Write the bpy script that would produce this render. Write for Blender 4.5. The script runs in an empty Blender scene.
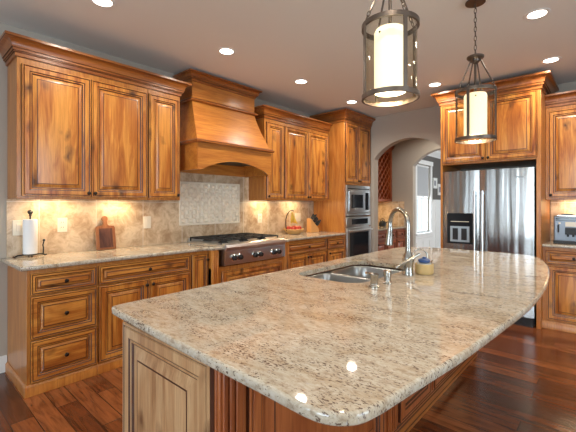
import bpy, bmesh, math, random
from mathutils import Vector, Matrix, noise
random.seed(7)
sc = bpy.context.scene
COL = sc.collection
PI = math.pi

# ------------------------------------------------------------------ camera
cam = bpy.data.cameras.new('camera'); camo = bpy.data.objects.new('camera', cam); COL.objects.link(camo)
camo.location = (0, 0, 1.34); camo.rotation_euler = (PI/2, 0, math.radians(42))
cam.sensor_width = 36; cam.lens = 36*361.6/576; cam.shift_y = -11.5/576; cam.clip_start = .02
sc.camera = camo
# ------------------------------------------------------------------ world, exposure
sc.view_settings.view_transform = 'Standard'; sc.view_settings.look = 'None'
sc.view_settings.gamma = 1; sc.view_settings.use_curve_mapping = False
sc.view_settings.exposure = 0.36
sc.cycles.use_denoising = True
sc.cycles.max_bounces = 8; sc.cycles.diffuse_bounces = 5; sc.cycles.glossy_bounces = 4
sc.cycles.transmission_bounces = 6; sc.cycles.transparent_max_bounces = 12
sc.cycles.sample_clamp_indirect = 6
w = bpy.data.worlds.new('sky'); sc.world = w; w.use_nodes = True
wn = w.node_tree; bg = wn.nodes['Background']
bg.inputs[0].default_value = (.74, .87, 1, 1); bg.inputs[1].default_value = 1.3

def area(name, loc, target, sx, sy, power, color, spread=PI):
    l = bpy.data.lights.new(name, 'AREA'); l.shape = 'RECTANGLE'; l.size = sx; l.size_y = sy
    l.energy = power; l.color = color; l.spread = spread
    o = bpy.data.objects.new(name, l); COL.objects.link(o); o.location = loc
    o.rotation_euler = (Vector(target)-Vector(loc)).to_track_quat('-Z', 'Y').to_euler()
    return o
DAY = (.72, .86, 1.0); WARM = (1.0, .82, .62); CAN = (1.0, .91, .78)
# daylight entering by the windows behind the camera and the dining room window, plus two added window lights
area('daylight_back_window', (-.1, -3.95, 1.45), (-.1, 0, 1.2), 2.4, 1.9, 130, DAY)
area('daylight_back_window_2', (-2.6, -3.95, 1.45), (-2.6, 0, 1.2), .6, 1.9, 18, DAY)
area('added_right_daylight', (3.95, 1.2, 1.35), (0, 1.2, 1.0), 2.4, 2.2, 95, DAY)  # added light at an unseen window in the right wall
area('daylight_dining_window', (-3.95, 9.22, 1.5), (0, 9.22, 1.2), .9, 1.7, 60, DAY)
area('added_dining_side_daylight', (.95, 9.4, 1.5), (-3, 9.4, 1.2), 2.4, 1.8, 130, (.92, .95, 1))  # added light at an unseen window, brightens the dining room
CAN_W = 8; UNDER_W = 2.6; PEND_W = 4

# ------------------------------------------------------------------ helpers
class B:
    def __init__(s): s.v = []; s.f = []; s.m = []
    def add(s, vs, fs, m=0):
        n = len(s.v); s.v += [tuple(v) for v in vs]
        for f in fs: s.f.append([n+i for i in f]); s.m.append(m)
        return s
    def box(s, x0, x1, y0, y1, z0, z1, m=0):
        return s.add([(x0,y0,z0),(x1,y0,z0),(x1,y1,z0),(x0,y1,z0),(x0,y0,z1),(x1,y0,z1),(x1,y1,z1),(x0,y1,z1)],
              [(3,2,1,0),(4,5,6,7),(0,1,5,4),(1,2,6,5),(2,3,7,6),(3,0,4,7)], m)
    def rings(s, rings, m=0, cap0=True, cap1=True, closed=True):
        n = len(rings[0]); vs = [p for r in rings for p in r]; fs = []; ms = []
        base = len(s.v); s.v += [tuple(v) for v in vs]
        for k in range(len(rings)-1):
            mm = m[k] if isinstance(m, (list, tuple)) else m
            for i in range(n if closed else n-1):
                j = (i+1) % n
                s.f.append([base+k*n+i, base+k*n+j, base+(k+1)*n+j, base+(k+1)*n+i]); s.m.append(mm)
        m0 = m[0] if isinstance(m, (list, tuple)) else m; m1 = m[-1] if isinstance(m, (list, tuple)) else m
        if cap0: s.f.append([base+i for i in range(n)][::-1]); s.m.append(m0)
        if cap1: s.f.append([base+(len(rings)-1)*n+i for i in range(n)]); s.m.append(m1)
        return s
    def cyl(s, p0, p1, r0, r1=None, n=16, m=0, cap=True):
        return s.tube([p0, p1], [r0, r0 if r1 is None else r1], n, m, cap)
    def tube(s, pts, r, n=8, m=0, cap=True):
        pts = [Vector(p) for p in pts]; rs = r if isinstance(r, (list, tuple)) else [r]*len(pts)
        rings = []; a = None
        for i, p in enumerate(pts):
            d = (pts[min(i+1, len(pts)-1)]-pts[max(i-1, 0)]).normalized()
            if a is None:
                a = Vector((0,0,1)) if abs(d.z) < .9 else Vector((1,0,0))
            a = (a-d*a.dot(d)).normalized(); b = d.cross(a)
            rings.append([p+(a*math.cos(2*PI*k/n)+b*math.sin(2*PI*k/n))*rs[i] for k in range(n)])
        return s.rings(rings, m, cap, cap)
    def lathe(s, prof, c=(0,0,0), n=24, m=0, cap0=True, cap1=True):
        rings = [[(c[0]+r*math.cos(2*PI*k/n), c[1]+r*math.sin(2*PI*k/n), c[2]+z) for k in range(n)] for r, z in prof]
        return s.rings(rings, m, cap0, cap1)
    def ball(s, c, r, n=14, sz=1, m=0):
        K = 8
        return s.lathe([(max(r*math.sin(PI*k/K), r*.02), -r*sz*math.cos(PI*k/K)) for k in range(K+1)], c, n, m)
    def prism(s, poly, axis, a0, a1, m=0):
        # poly: 2D points; axis 'x' -> (y,z), 'y' -> (x,z), 'z' -> (x,y)
        def P(p, a): return {'x': (a, p[0], p[1]), 'y': (p[0], a, p[1]), 'z': (p[0], p[1], a)}[axis]
        return s.rings([[P(p, a0) for p in poly], [P(p, a1) for p in poly]], m)
    def sweep(s, path, prof, m=0, closed=False, side=1, cap=True):
        # path: plan points (x,y); prof: (out, z); 'out' is to the right of travel for side=1
        n = len(path); rings = []
        for i, p in enumerate(path):
            p = Vector(p)
            d0 = (p-Vector(path[i-1])).normalized() if (i > 0 or closed) else None
            d1 = (Vector(path[(i+1) % n])-p).normalized() if (i < n-1 or closed) else None
            if d0 is None: d0 = d1
            if d1 is None: d1 = d0
            n0 = Vector((d0.y, -d0.x))*side; n1 = Vector((d1.y, -d1.x))*side
            mt = (n0+n1).normalized(); k = 1/max(mt.dot(n0), .3)
            rings.append([(p.x+mt.x*o*k, p.y+mt.y*o*k, z) for o, z in prof])
        if closed: rings.append(rings[0])
        N = len(prof); base = len(s.v)
        for r in rings: s.v += r
        for k in range(len(rings)-1):
            for i in range(N):
                j = (i+1) % N; mm = m[i] if isinstance(m, (list, tuple)) else m
                s.f.append([base+k*N+i, base+k*N+j, base+(k+1)*N+j, base+(k+1)*N+i]); s.m.append(mm)
        if cap and not closed:
            m0 = m[0] if isinstance(m, (list, tuple)) else m
            s.f.append([base+i for i in range(N)][::-1]); s.m.append(m0)
            s.f.append([base+(len(rings)-1)*N+i for i in range(N)]); s.m.append(m0)
        return s
    def build(s, name, mats, parent=None, bevel=0, angle=35, smooth=True, loc=None, rotz=0):
        me = bpy.data.meshes.new(name); me.from_pydata(s.v, [], s.f)
        if not isinstance(mats, (list, tuple)): mats = [mats]
        for mt in mats: me.materials.append(mt)
        for p, mi in zip(me.polygons, s.m): p.material_index = min(mi, len(mats)-1)
        bm = bmesh.new(); bm.from_mesh(me)
        bmesh.ops.remove_doubles(bm, verts=bm.verts, dist=1e-6)
        bmesh.ops.recalc_face_normals(bm, faces=bm.faces); bm.to_mesh(me); bm.free()
        if smooth: me.shade_smooth(); me.set_sharp_from_angle(angle=math.radians(angle))
        o = bpy.data.objects.new(name, me); COL.objects.link(o)
        if parent is not None: o.parent = parent
        if loc: o.location = loc
        if rotz: o.rotation_euler.z = rotz
        if bevel:
            b = o.modifiers.new('bevel', 'BEVEL'); b.width = bevel; b.segments = 2; b.limit_method = 'ANGLE'
            b.angle_limit = math.radians(50); b.harden_normals = False
        return o

def tag(o, label=None, cat=None, group=None, kind=None):
    if label: o['label'] = label
    if cat: o['category'] = cat
    if group: o['group'] = group
    if kind: o['kind'] = kind
    return o
def thing(name, label, cat, loc=(0,0,0), rz=0, group=None):
    o = bpy.data.objects.new(name, None); COL.objects.link(o); o.location = loc; o.rotation_euler = (0,0,rz)
    o.empty_display_size = .1
    return tag(o, label, cat, group)
def copy_tree(o, parent=None):
    c = o.copy(); COL.objects.link(c)
    if parent: c.parent = parent
    for ch in [x for x in bpy.data.objects if x.parent == o]: copy_tree(ch, c)
    return c
def struct(b, name, m, **k): return tag(b.build(name, m, **k), kind='structure')
def rrect(x0, x1, y0, y1, r, n=6):
    out = []
    rs = r if isinstance(r, (list, tuple)) else [r]*4
    for (cx, cy, a0, q) in ((x1, y0, -PI/2, 0), (x1, y1, 0, 1), (x0, y1, PI/2, 2), (x0, y0, PI, 3)):
        rr = rs[q]; ox = cx-rr if cx == x1 else cx+rr; oy = cy-rr if cy == y1 else cy+rr
        for k in range(n+1):
            a = a0+PI/2*k/n; out.append((ox+rr*math.cos(a), oy+rr*math.sin(a)))
    return out
def inset(poly, d):
    n = len(poly); out = []
    for i in range(n):
        p = Vector(poly[i]); a = (p-Vector(poly[i-1])).normalized(); b = (Vector(poly[(i+1) % n])-p).normalized()
        na = Vector((-a.y, a.x)); nb = Vector((-b.y, b.x)); m = (na+nb).normalized(); k = 1/max(m.dot(na), .4)
        out.append((p.x+m.x*d*k, p.y+m.y*d*k))
    return out
def flat_tops(me):
    for q in me.polygons:
        if abs(q.normal.z) > .999: q.use_smooth = False
def slab(name, outline, z0, z1, mat, holes=(), parent=None):
    """stone slab, rounded edge; outline counter-clockwise; holes with a plain polished edge"""
    bm = bmesh.new(); t = z1-z0
    prof = [(.008, 0), (.003, .002), (0, .006), (0, t-.006), (.003, t-.002), (.008, t)]
    loops = []
    for d, z in prof:
        pl = inset(outline, d) if d else outline
        loops.append([bm.verts.new((x, y, z0+z)) for x, y in pl])
    n = len(outline)
    for a, b in zip(loops, loops[1:]):
        for i in range(n): bm.faces.new((a[i], a[(i+1) % n], b[(i+1) % n], b[i]))
    hl = []
    for h in holes:
        a = [bm.verts.new((x, y, z0)) for x, y in h]; b = [bm.verts.new((x, y, z1)) for x, y in h]
        for i in range(len(h)): bm.faces.new((a[i], b[i], b[(i+1) % len(h)], a[(i+1) % len(h)]))
        hl.append((a, b))
    bm.edges.ensure_lookup_table()
    for top in (0, 1):
        vs = [loops[-1] if top else loops[0]]+[h[top] for h in hl]; ed = []
        for L in vs:
            for i in range(len(L)): ed.append(bm.edges.get((L[i], L[(i+1) % len(L)])))
        bmesh.ops.triangle_fill(bm, use_beauty=True, use_dissolve=False, edges=ed, normal=(0, 0, 1))
    bmesh.ops.recalc_face_normals(bm, faces=bm.faces)
    me = bpy.data.meshes.new(name); bm.to_mesh(me); bm.free(); me.materials.append(mat)
    me.shade_smooth(); me.set_sharp_from_angle(angle=math.radians(40)); flat_tops(me)
    o = bpy.data.objects.new(name, me); COL.objects.link(o); o.parent = parent
    return o

# ------------------------------------------------------------------ materials
def newmat(name):
    m = bpy.data.materials.new(name); m.use_nodes = True; nt = m.node_tree
    return m, nt, nt.nodes['Principled BSDF']
def setp(p, **k):
    for a, v in k.items():
        key = {'col':'Base Color','rough':'Roughness','metal':'Metallic','coat':'Coat Weight','coatr':'Coat Roughness',
               'ecol':'Emission Color','estr':'Emission Strength','spec':'Specular IOR Level','trans':'Transmission Weight','ior':'IOR','alpha':'Alpha'}[a]
        p.inputs[key].default_value = (*v, 1) if isinstance(v, tuple) and len(v) == 3 else v
def plain(name, col, rough=.5, **k):
    m, nt, p = newmat(name); setp(p, col=col, rough=rough, **k)
    return m
def N(nt, t, **k):
    n = nt.nodes.new(t)
    for a, v in k.items():
        if a.startswith('_'): n.inputs[a[1:]].default_value = v
        else: setattr(n, a, v)
    return n
def ramp(nt, stops, fac, interp='LINEAR'):
    r = nt.nodes.new('ShaderNodeValToRGB'); r.color_ramp.interpolation = interp
    while len(r.color_ramp.elements) < len(stops): r.color_ramp.elements.new(.5)
    for e, (p, c) in zip(r.color_ramp.elements, stops): e.position = p; e.color = (*c, 1) if len(c) == 3 else c
    nt.links.new(fac, r.inputs[0]); return r.outputs[0]
def mix(nt, fac, a, b, mode='MIX'):
    m = nt.nodes.new('ShaderNodeMix'); m.data_type = 'RGBA'; m.blend_type = mode
    for i, v in ((0, fac), (6, a), (7, b)):
        if hasattr(v, 'links') or isinstance(v, bpy.types.NodeSocket): nt.links.new(v, m.inputs[i])
        else: m.inputs[i].default_value = v if not isinstance(v, tuple) or len(v) == 4 else (*v, 1)
    return m.outputs[2]
def coords(nt, scale, rnd=True):
    tc = nt.nodes.new('ShaderNodeTexCoord'); src = tc.outputs['Object']
    if rnd:
        oi = nt.nodes.new('ShaderNodeObjectInfo'); mu = nt.nodes.new('ShaderNodeMath'); mu.operation = 'MULTIPLY'
        mu.inputs[1].default_value = 23.0; nt.links.new(oi.outputs['Random'], mu.inputs[0])
        ad = nt.nodes.new('ShaderNodeVectorMath'); ad.operation = 'ADD'
        nt.links.new(src, ad.inputs[0]); nt.links.new(mu.outputs[0], ad.inputs[1]); src = ad.outputs[0]
    mp = nt.nodes.new('ShaderNodeMapping'); mp.inputs['Scale'].default_value = scale
    nt.links.new(src, mp.inputs[0]); return mp.outputs[0]
def bump(nt, p, h, strength=.2, dist=.01):
    b = nt.nodes.new('ShaderNodeBump'); b.inputs['Strength'].default_value = strength; b.inputs['Distance'].default_value = dist
    nt.links.new(h, b.inputs['Height']); nt.links.new(b.outputs[0], p.inputs['Normal'])

def wood(name, light, mid, dark, axis='z', rough=.32, knots=True, knot=(.10,.035,.012)):
    m, nt, p = newmat(name); L = nt.links
    ax = {'x':0,'y':1,'z':2}[axis]
    def sc3(a, b): s = [a]*3; s[ax] = b; return tuple(s)
    v = coords(nt, sc3(9, 1.1))
    n1 = N(nt, 'ShaderNodeTexNoise', _Scale=1.6, _Detail=5.0, _Roughness=.6, _Distortion=.8); L.new(v, n1.inputs['Vector'])
    v2 = coords(nt, sc3(70, 2.5))
    n2 = N(nt, 'ShaderNodeTexNoise', _Scale=1.5, _Detail=4.0, _Roughness=.65); L.new(v2, n2.inputs['Vector'])
    c = ramp(nt, [(.25, dark), (.43, mid), (.60, light)], n1.outputs[0])
    g = ramp(nt, [(.3, (.62,.52,.45)), (.6, (1,1,1))], n2.outputs[0])
    c = mix(nt, .75, c, g, 'MULTIPLY')
    if knots:
        v3 = coords(nt, sc3(5.2, 3.0))
        nd = N(nt, 'ShaderNodeTexNoise', _Scale=2.2, _Detail=3.0); L.new(v3, nd.inputs['Vector'])
        vm = N(nt, 'ShaderNodeVectorMath', operation='SCALE'); L.new(nd.outputs['Color'], vm.inputs[0]); vm.inputs[3].default_value = .55
        va = N(nt, 'ShaderNodeVectorMath', operation='ADD'); L.new(v3, va.inputs[0]); L.new(vm.outputs[0], va.inputs[1])
        vo = N(nt, 'ShaderNodeTexVoronoi', _Scale=1.35, _Randomness=1.0); L.new(va.outputs[0], vo.inputs['Vector'])
        k = ramp(nt, [(.06, (1,1,1)), (.14, (.6,.6,.6)), (.30, (0,0,0))], vo.outputs['Distance'])
        c = mix(nt, k, c, knot)
    L.new(c, p.inputs['Base Color']); setp(p, rough=rough, coat=.25, coatr=.2)
    bump(nt, p, n2.outputs[0], .12, .004)
    return m
M = {}
AL, AM, AD = (.70,.300,.058), (.49,.160,.026), (.24,.052,.009)
M['alder'] = wood('knotty_alder', AL, AM, AD)
M['alder_h'] = wood('knotty_alder_horizontal', AL, AM, AD, 'x')
M['alder_plain'] = wood('alder_plain', (.60,.235,.042), (.50,.175,.030), (.38,.115,.018), 'y', knots=False)
M['alder_side'] = wood('alder_side', (.58,.235,.048), (.49,.175,.032), (.38,.115,.019), 'z', knots=False)
M['alder_red'] = wood('reddish_alder', (.44,.130,.036), (.33,.085,.022), (.19,.042,.011), 'z', knots=False)  # darker, redder alder for the island body and sides
M['alder_y'] = wood('alder_crown_wood', (.42,.140,.026), (.32,.092,.016), (.20,.050,.009), 'y', knots=False)
M['cherry'] = wood('reddish_rack_wood', (.42,.11,.03), (.34,.075,.02), (.22,.045,.012), knots=False)
M['glaze'] = plain('dark_glaze', (.075,.022,.008), .4)
M['bronze'] = plain('dark_bronze', (.035,.024,.018), .38, metal=.8)
M['lampbronze'] = plain('brushed_bronze', (.16,.125,.10), .38, metal=.85)
M['black'] = plain('black_iron', (.012,.012,.013), .45)
M['blackgloss'] = plain('black_glass', (.012,.014,.018), .06)
M['white'] = plain('white_paint', (.80,.80,.78), .4)
M['plate'] = plain('ivory_plastic', (.80,.72,.58), .35)
M['paper'] = plain('paper_towel', (.86,.86,.86), .9)
M['wall'] = plain('taupe_wall', (.46,.405,.34), .85)
M['darkwall'] = plain('charcoal_wall', (.115,.105,.098), .85)
M['blockwood'] = plain('beech', (.60,.30,.10), .4)
M['boardwood'] = wood('board_wood', (.33,.13,.045), (.26,.09,.03), (.17,.05,.016), knots=False)
M['boardmark'] = plain('burnt_mark', (.10,.035,.02), .5)

def steel(name, col=(.68,.70,.71), rough=.30, wavy=0, axis='x'):
    m, nt, p = newmat(name); setp(p, col=col, rough=rough, metal=1.0)
    if wavy:
        v = coords(nt, (6.5, 6.5, .3), False)
        n = N(nt, 'ShaderNodeTexNoise', _Scale=1.0, _Detail=2.0); nt.links.new(v, n.inputs['Vector'])
        bump(nt, p, n.outputs[0], wavy, .02)
    return m
M['steel'] = steel('brushed_steel')
M['fridge'] = steel('fridge_steel', (.35,.335,.32), .22, .9)
M['sinksteel'] = steel('sink_steel', (.42,.42,.41), .28)
M['nickel'] = steel('brushed_nickel', (.40,.385,.35), .25)
M['daylit_alder'] = wood('daylit_knotty_alder', (.60,.37,.19), (.48,.26,.12), (.27,.115,.045))  # island end panel: cool daylight put into the wood colour
M['chrome'] = steel('polished_steel', (.75,.75,.75), .08)

def mk_ceiling():
    m, nt, p = newmat('ceiling_paint'); setp(p, col=(.78,.765,.72), rough=.9)
    v = coords(nt, (30,30,30), False); n = N(nt, 'ShaderNodeTexNoise', _Scale=3.0, _Detail=3.0); nt.links.new(v, n.inputs['Vector'])
    bump(nt, p, n.outputs[0], .08, .003); return m
M['ceiling'] = mk_ceiling()

def mk_granite():
    m, nt, p = newmat('granite'); L = nt.links
    tc = nt.nodes.new('ShaderNodeTexCoord'); mp = nt.nodes.new('ShaderNodeMapping')
    mp.inputs['Rotation'].default_value = (0, 0, math.radians(-28)); mp.inputs['Scale'].default_value = (1, 2.3, 1.6)
    L.new(tc.outputs['Object'], mp.inputs[0]); v = mp.outputs[0]
    a = N(nt, 'ShaderNodeTexNoise', _Scale=3.2, _Detail=7.0, _Roughness=.62, _Distortion=1.2); L.new(v, a.inputs['Vector'])
    c = ramp(nt, [(.28, (.40,.295,.19)), (.38, (.485,.405,.30)), (.54, (.55,.495,.405)), (.74, (.50,.435,.34))], a.outputs[0])
    b = N(nt, 'ShaderNodeTexNoise', _Scale=34.0, _Detail=4.0, _Roughness=.7, _Distortion=.6); L.new(v, b.inputs['Vector'])
    c = mix(nt, .9, c, ramp(nt, [(.32, (.58,.48,.40)), (.5, (.94,.91,.87)), (.66, (1.08,1.09,1.10))], b.outputs[0]), 'MULTIPLY')
    # dark mineral specks, clustered along the veins
    s = N(nt, 'ShaderNodeTexNoise', _Scale=78.0, _Detail=3.0, _Roughness=.6); L.new(v, s.inputs['Vector'])
    big = N(nt, 'ShaderNodeTexNoise', _Scale=5.5, _Detail=3.0, _Distortion=1.0); L.new(v, big.inputs['Vector'])
    ml = N(nt, 'ShaderNodeMath', operation='MULTIPLY_ADD'); L.new(big.outputs[0], ml.inputs[0]); ml.inputs[1].default_value = .50; L.new(s.outputs[0], ml.inputs[2])
    k = ramp(nt, [(.832, (0,0,0)), (.89, (.95,.95,.95))], ml.outputs[0])
    c = mix(nt, k, c, (.12,.075,.055))
    s2 = N(nt, 'ShaderNodeTexNoise', _Scale=40.0, _Detail=3.0, _Roughness=.6); L.new(v, s2.inputs['Vector'])
    k2 = ramp(nt, [(.62, (0,0,0)), (.72, (.65,.65,.65))], s2.outputs[0])
    c = mix(nt, k2, c, (.46,.43,.40))
    L.new(c, p.inputs['Base Color']); setp(p, rough=.04, coat=.0, spec=.6)
    return m
M['granite'] = mk_granite()

def mk_floor():
    m, nt, p = newmat('hardwood_planks'); L = nt.links
    tc = nt.nodes.new('ShaderNodeTexCoord')
    br = N(nt, 'ShaderNodeTexBrick', offset=.37, _Scale=1.0); L.new(tc.outputs['Object'], br.inputs['Vector'])
    for k, x in (('Mortar Size', .0032), ('Mortar Smooth', .2), ('Bias', 0.0), ('Brick Width', 1.15), ('Row Height', .125)): br.inputs[k].default_value = x
    br.inputs['Color1'].default_value = (0,0,0,1); br.inputs['Color2'].default_value = (1,1,1,1); br.inputs['Mortar'].default_value = (.5,.5,.5,1)
    base = ramp(nt, [(0, (.085,.023,.008)), (.5, (.165,.047,.014)), (1, (.26,.085,.027))], br.outputs['Color'])
    mp = nt.nodes.new('ShaderNodeMapping'); mp.inputs['Scale'].default_value = (1.6, 14, 1); L.new(tc.outputs['Object'], mp.inputs[0])
    g = N(nt, 'ShaderNodeTexNoise', _Scale=2.0, _Detail=6.0, _Roughness=.65, _Distortion=1.0); L.new(mp.outputs[0], g.inputs['Vector'])
    c = mix(nt, .9, base, ramp(nt, [(.33, (.40,.33,.30)), (.5, (.95,.9,.9)), (.68, (1.35,1.25,1.2))], g.outputs[0]), 'MULTIPLY')
    c = mix(nt, br.outputs['Fac'], c, (.018,.007,.004))
    L.new(c, p.inputs['Base Color']); setp(p, rough=.2, coat=.3, coatr=.12)
    h = N(nt, 'ShaderNodeMath', operation='MULTIPLY_ADD'); L.new(br.outputs['Fac'], h.inputs[0]); h.inputs[1].default_value = -1.2; L.new(g.outputs[0], h.inputs[2])
    bump(nt, p, h.outputs[0], .35, .004)
    return m
M['floor'] = mk_floor()

def mk_splash():
    m, nt, p = newmat('travertine_tile'); L = nt.links
    tc = nt.nodes.new('ShaderNodeTexCoord')
    sx = nt.nodes.new('ShaderNodeSeparateXYZ'); L.new(tc.outputs['Object'], sx.inputs[0])
    ad = N(nt, 'ShaderNodeMath', operation='ADD'); L.new(sx.outputs[0], ad.inputs[0]); L.new(sx.outputs[1], ad.inputs[1])
    cb = nt.nodes.new('ShaderNodeCombineXYZ'); L.new(ad.outputs[0], cb.inputs[0]); L.new(sx.outputs[2], cb.inputs[1])
    br = N(nt, 'ShaderNodeTexBrick', offset=.0, _Scale=1.0); mp = nt.nodes.new('ShaderNodeMapping'); mp.inputs['Location'].default_value = (2.75, .0, 0)
    L.new(cb.outputs[0], mp.inputs[0]); L.new(mp.outputs[0], br.inputs['Vector'])
    for k, x in (('Mortar Size', .0045), ('Mortar Smooth', .3), ('Bias', 0.0), ('Brick Width', .455), ('Row Height', .455)): br.inputs[k].default_value = x
    br.inputs['Color1'].default_value = (.86,.86,.86,1); br.inputs['Color2'].default_value = (1.06,1.04,1.0,1)
    a = N(nt, 'ShaderNodeTexNoise', _Scale=9.0, _Detail=7.0, _Roughness=.68, _Distortion=.5); L.new(tc.outputs['Object'], a.inputs['Vector'])
    c = ramp(nt, [(.33, (.38,.245,.14)), (.48, (.56,.415,.275)), (.60, (.71,.57,.405)), (.74, (.54,.405,.28))], a.outputs[0])
    c = mix(nt, 1.0, c, br.outputs['Color'], 'MULTIPLY')
    c = mix(nt, br.outputs['Fac'], c, (.70,.61,.48))
    L.new(c, p.inputs['Base Color']); setp(p, rough=.35)
    return m
M['splash'] = mk_splash()
M['weave'] = plain('cream_woven_tile', (.84,.755,.62), .35)

def mk_shade():
    m, nt, p = newmat('lit_frosted_shade'); setp(p, col=(.95,.88,.72), rough=.6, ecol=(1,.86,.58), estr=.85); return m
M['shade'] = mk_shade()
M['bulb'] = plain('lamp_diffuser', (1,1,1), .5, ecol=(1,.93,.80), estr=9.0)
M['undercab'] = plain('under_cabinet_diffuser', (1,1,1), .5, ecol=(1,.85,.6), estr=5.0)
def mk_glass(name, tint, k, base):
    m = bpy.data.materials.new(name); m.use_nodes = True; nt = m.node_tree; nt.nodes.remove(nt.nodes['Principled BSDF'])
    t = nt.nodes.new('ShaderNodeBsdfTransparent'); t.inputs[0].default_value = (*tint, 1)
    g = nt.nodes.new('ShaderNodeBsdfGlossy'); g.inputs['Roughness'].default_value = .03
    lw = nt.nodes.new('ShaderNodeLayerWeight'); lw.inputs[0].default_value = .5
    pw = N(nt, 'ShaderNodeMath', operation='POWER'); nt.links.new(lw.outputs['Facing'], pw.inputs[0]); pw.inputs[1].default_value = 4
    ma = N(nt, 'ShaderNodeMath', operation='MULTIPLY_ADD'); nt.links.new(pw.outputs[0], ma.inputs[0]); ma.inputs[1].default_value = k; ma.inputs[2].default_value = base
    mx = nt.nodes.new('ShaderNodeMixShader'); nt.links.new(ma.outputs[0], mx.inputs[0])
    nt.links.new(t.outputs[0], mx.inputs[1]); nt.links.new(g.outputs[0], mx.inputs[2])
    nt.links.new(mx.outputs[0], nt.nodes['Material Output'].inputs[0]); return m
M['glass'] = mk_glass('clear_glass', (.97,.98,.97), .6, .02)
M['lampglass'] = mk_glass('lantern_glass', (.95,.94,.89), .5, .035)
# ================================================================== SETTING
CH = 2.79; WX = -3.63; YB = 5.43
struct(B().box(-5, 4.2, -4.2, 12.6, -.06, 0), 'floor', M['floor'], smooth=False)
struct(B().box(-5, 4.2, -4.2, 12.6, CH, CH+.08), 'ceiling', M['ceiling'], smooth=False)
# left wall (kitchen, pantry and dining room) with the dining window opening
b = B()
WY0, WY1, WZ0, WZ1 = 8.76, 9.66, .62, 2.36
b.box(WX-.15, WX, -4.1, WY0, 0, CH); b.box(WX-.15, WX, WY1, 12.5, 0, CH)
b.box(WX-.15, WX, WY0, WY1, 0, WZ0); b.box(WX-.15, WX, WY0, WY1, WZ1, CH)
struct(b, 'wall_left', M['wall'], smooth=False)
# the dining part of that wall is painted charcoal: a thin skim coat
b = B(); X1 = WX+.012
b.box(WX, X1, 6.93, WY0, 1.47, 2.68); b.box(WX, X1, WY1, 12.35, 1.47, 2.68); b.box(WX, X1, WY0, WY1, WZ1, 2.68)
struct(b, 'wall_dining_left', M['darkwall'], smooth=False)

def arch_wall(name, y0, y1, x0, x1, cx, hw, spring, rise):
    R = (hw*hw+rise*rise)/(2*rise); cz = spring+rise-R; a = math.asin(hw/R); K = 28
    arc = [(cx+R*math.sin(-a+2*a*k/K), cz+R*math.cos(-a+2*a*k/K)) for k in range(K+1)]
    b = B()
    b.box(x0, cx-hw, y0, y1, 0, CH); b.box(cx+hw, x1, y0, y1, 0, CH)
    for p, q in zip(arc, arc[1:]):
        b.prism([p, q, (q[0], CH), (p[0], CH)], 'y', y0, y1)
    o = struct(b, name, M['wall'], angle=20)
    bm = bmesh.new(); bm.from_mesh(o.data)
    bm.to_mesh(o.data); bm.free()
arch_wall('wall_back', YB, YB+.14, WX, 4.1, -2.38, .583, 2.092, .285)
arch_wall('wall_pantry_back', 6.8, 6.93, WX, -1.4, -2.296, .583, 2.085, .288)
struct(B().box(-1.5, -1.38, YB+.14, 6.8, 0, CH), 'wall_pantry_right', M['wall'], smooth=False)
struct(B().box(WX, .6, 12.35, 12.5, 0, CH), 'wall_dining_back', M['darkwall'], smooth=False)
struct(B().box(.5, .62, 6.93, 8.2, 0, CH).box(.5, .62, 10.6, 12.35, 0, CH).box(.5, .62, 8.2, 10.6, 0, .6).box(.5, .62, 8.2, 10.6, 2.4, CH).box(-1.38, .5, 6.8, 6.93, 0, CH), 'wall_dining_right', M['darkwall'], smooth=False)
# walls behind the camera, with windows
b = B(); yb = -3.6
for x0, x1 in ((WX, -2.9), (-2.3, -1.3), (1.1, 4.0)): b.box(x0, x1, yb-.15, yb, 0, CH)
for x0, x1 in ((-2.9, -2.3), (-1.3, 1.1)): b.box(x0, x1, yb-.15, yb, 0, .45); b.box(x0, x1, yb-.15, yb, 2.4, CH)
struct(b, 'wall_front', M['wall'], smooth=False)
b = B(); xr = 3.6
b.box(xr, xr+.15, yb, -.05, 0, CH); b.box(xr, xr+.15, 2.45, YB, 0, CH); b.box(xr, xr+.15, -.05, 2.45, 2.45, CH)
b.box(xr, xr+.15, -.05, 2.45, 0, .1)
struct(b, 'wall_right', M['wall'], smooth=False)
def win(name, axis, c, a0, a1, z0, z1, nm, nz, gtop=None, fw=.05):
    """window frame with muntins in plane axis=c, and its pane"""
    fr = B(); d = .03
    def bx(p, q, r, s, dd=d):
        if axis == 'x': fr.box(c-dd, c+dd, p, q, r, s)
        else: fr.box(p, q, c-dd, c+dd, r, s)
    bx(a0, a0+fw, z0, z1); bx(a1-fw, a1, z0, z1); bx(a0+fw, a1-fw, z0, z0+fw); bx(a0+fw, a1-fw, z1-fw, z1)
    for k in range(1, nm): m = a0+(a1-a0)*k/nm; bx(m-.012, m+.012, z0+fw, z1-fw, .014)
    for k in range(1, nz): m = z0+(z1-z0)*k/nz; bx(a0+fw, a1-fw, m-.018, m+.018, .018)
    o = struct(fr, name, M['white'], smooth=False)
    g = B()
    if axis == 'x': g.box(c-.003, c+.003, a0+.02, a1-.02, z0+.02, z1-.02)
    else: g.box(a0+.02, a1-.02, c-.003, c+.003, z0+.02, z1-.02)
    g.build('window_pane', M['glass'], o, smooth=False); return o
w1 = win('window_1', 'x', WX-.08, WY0, WY1, WZ0, WZ1, 2, 2)
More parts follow.
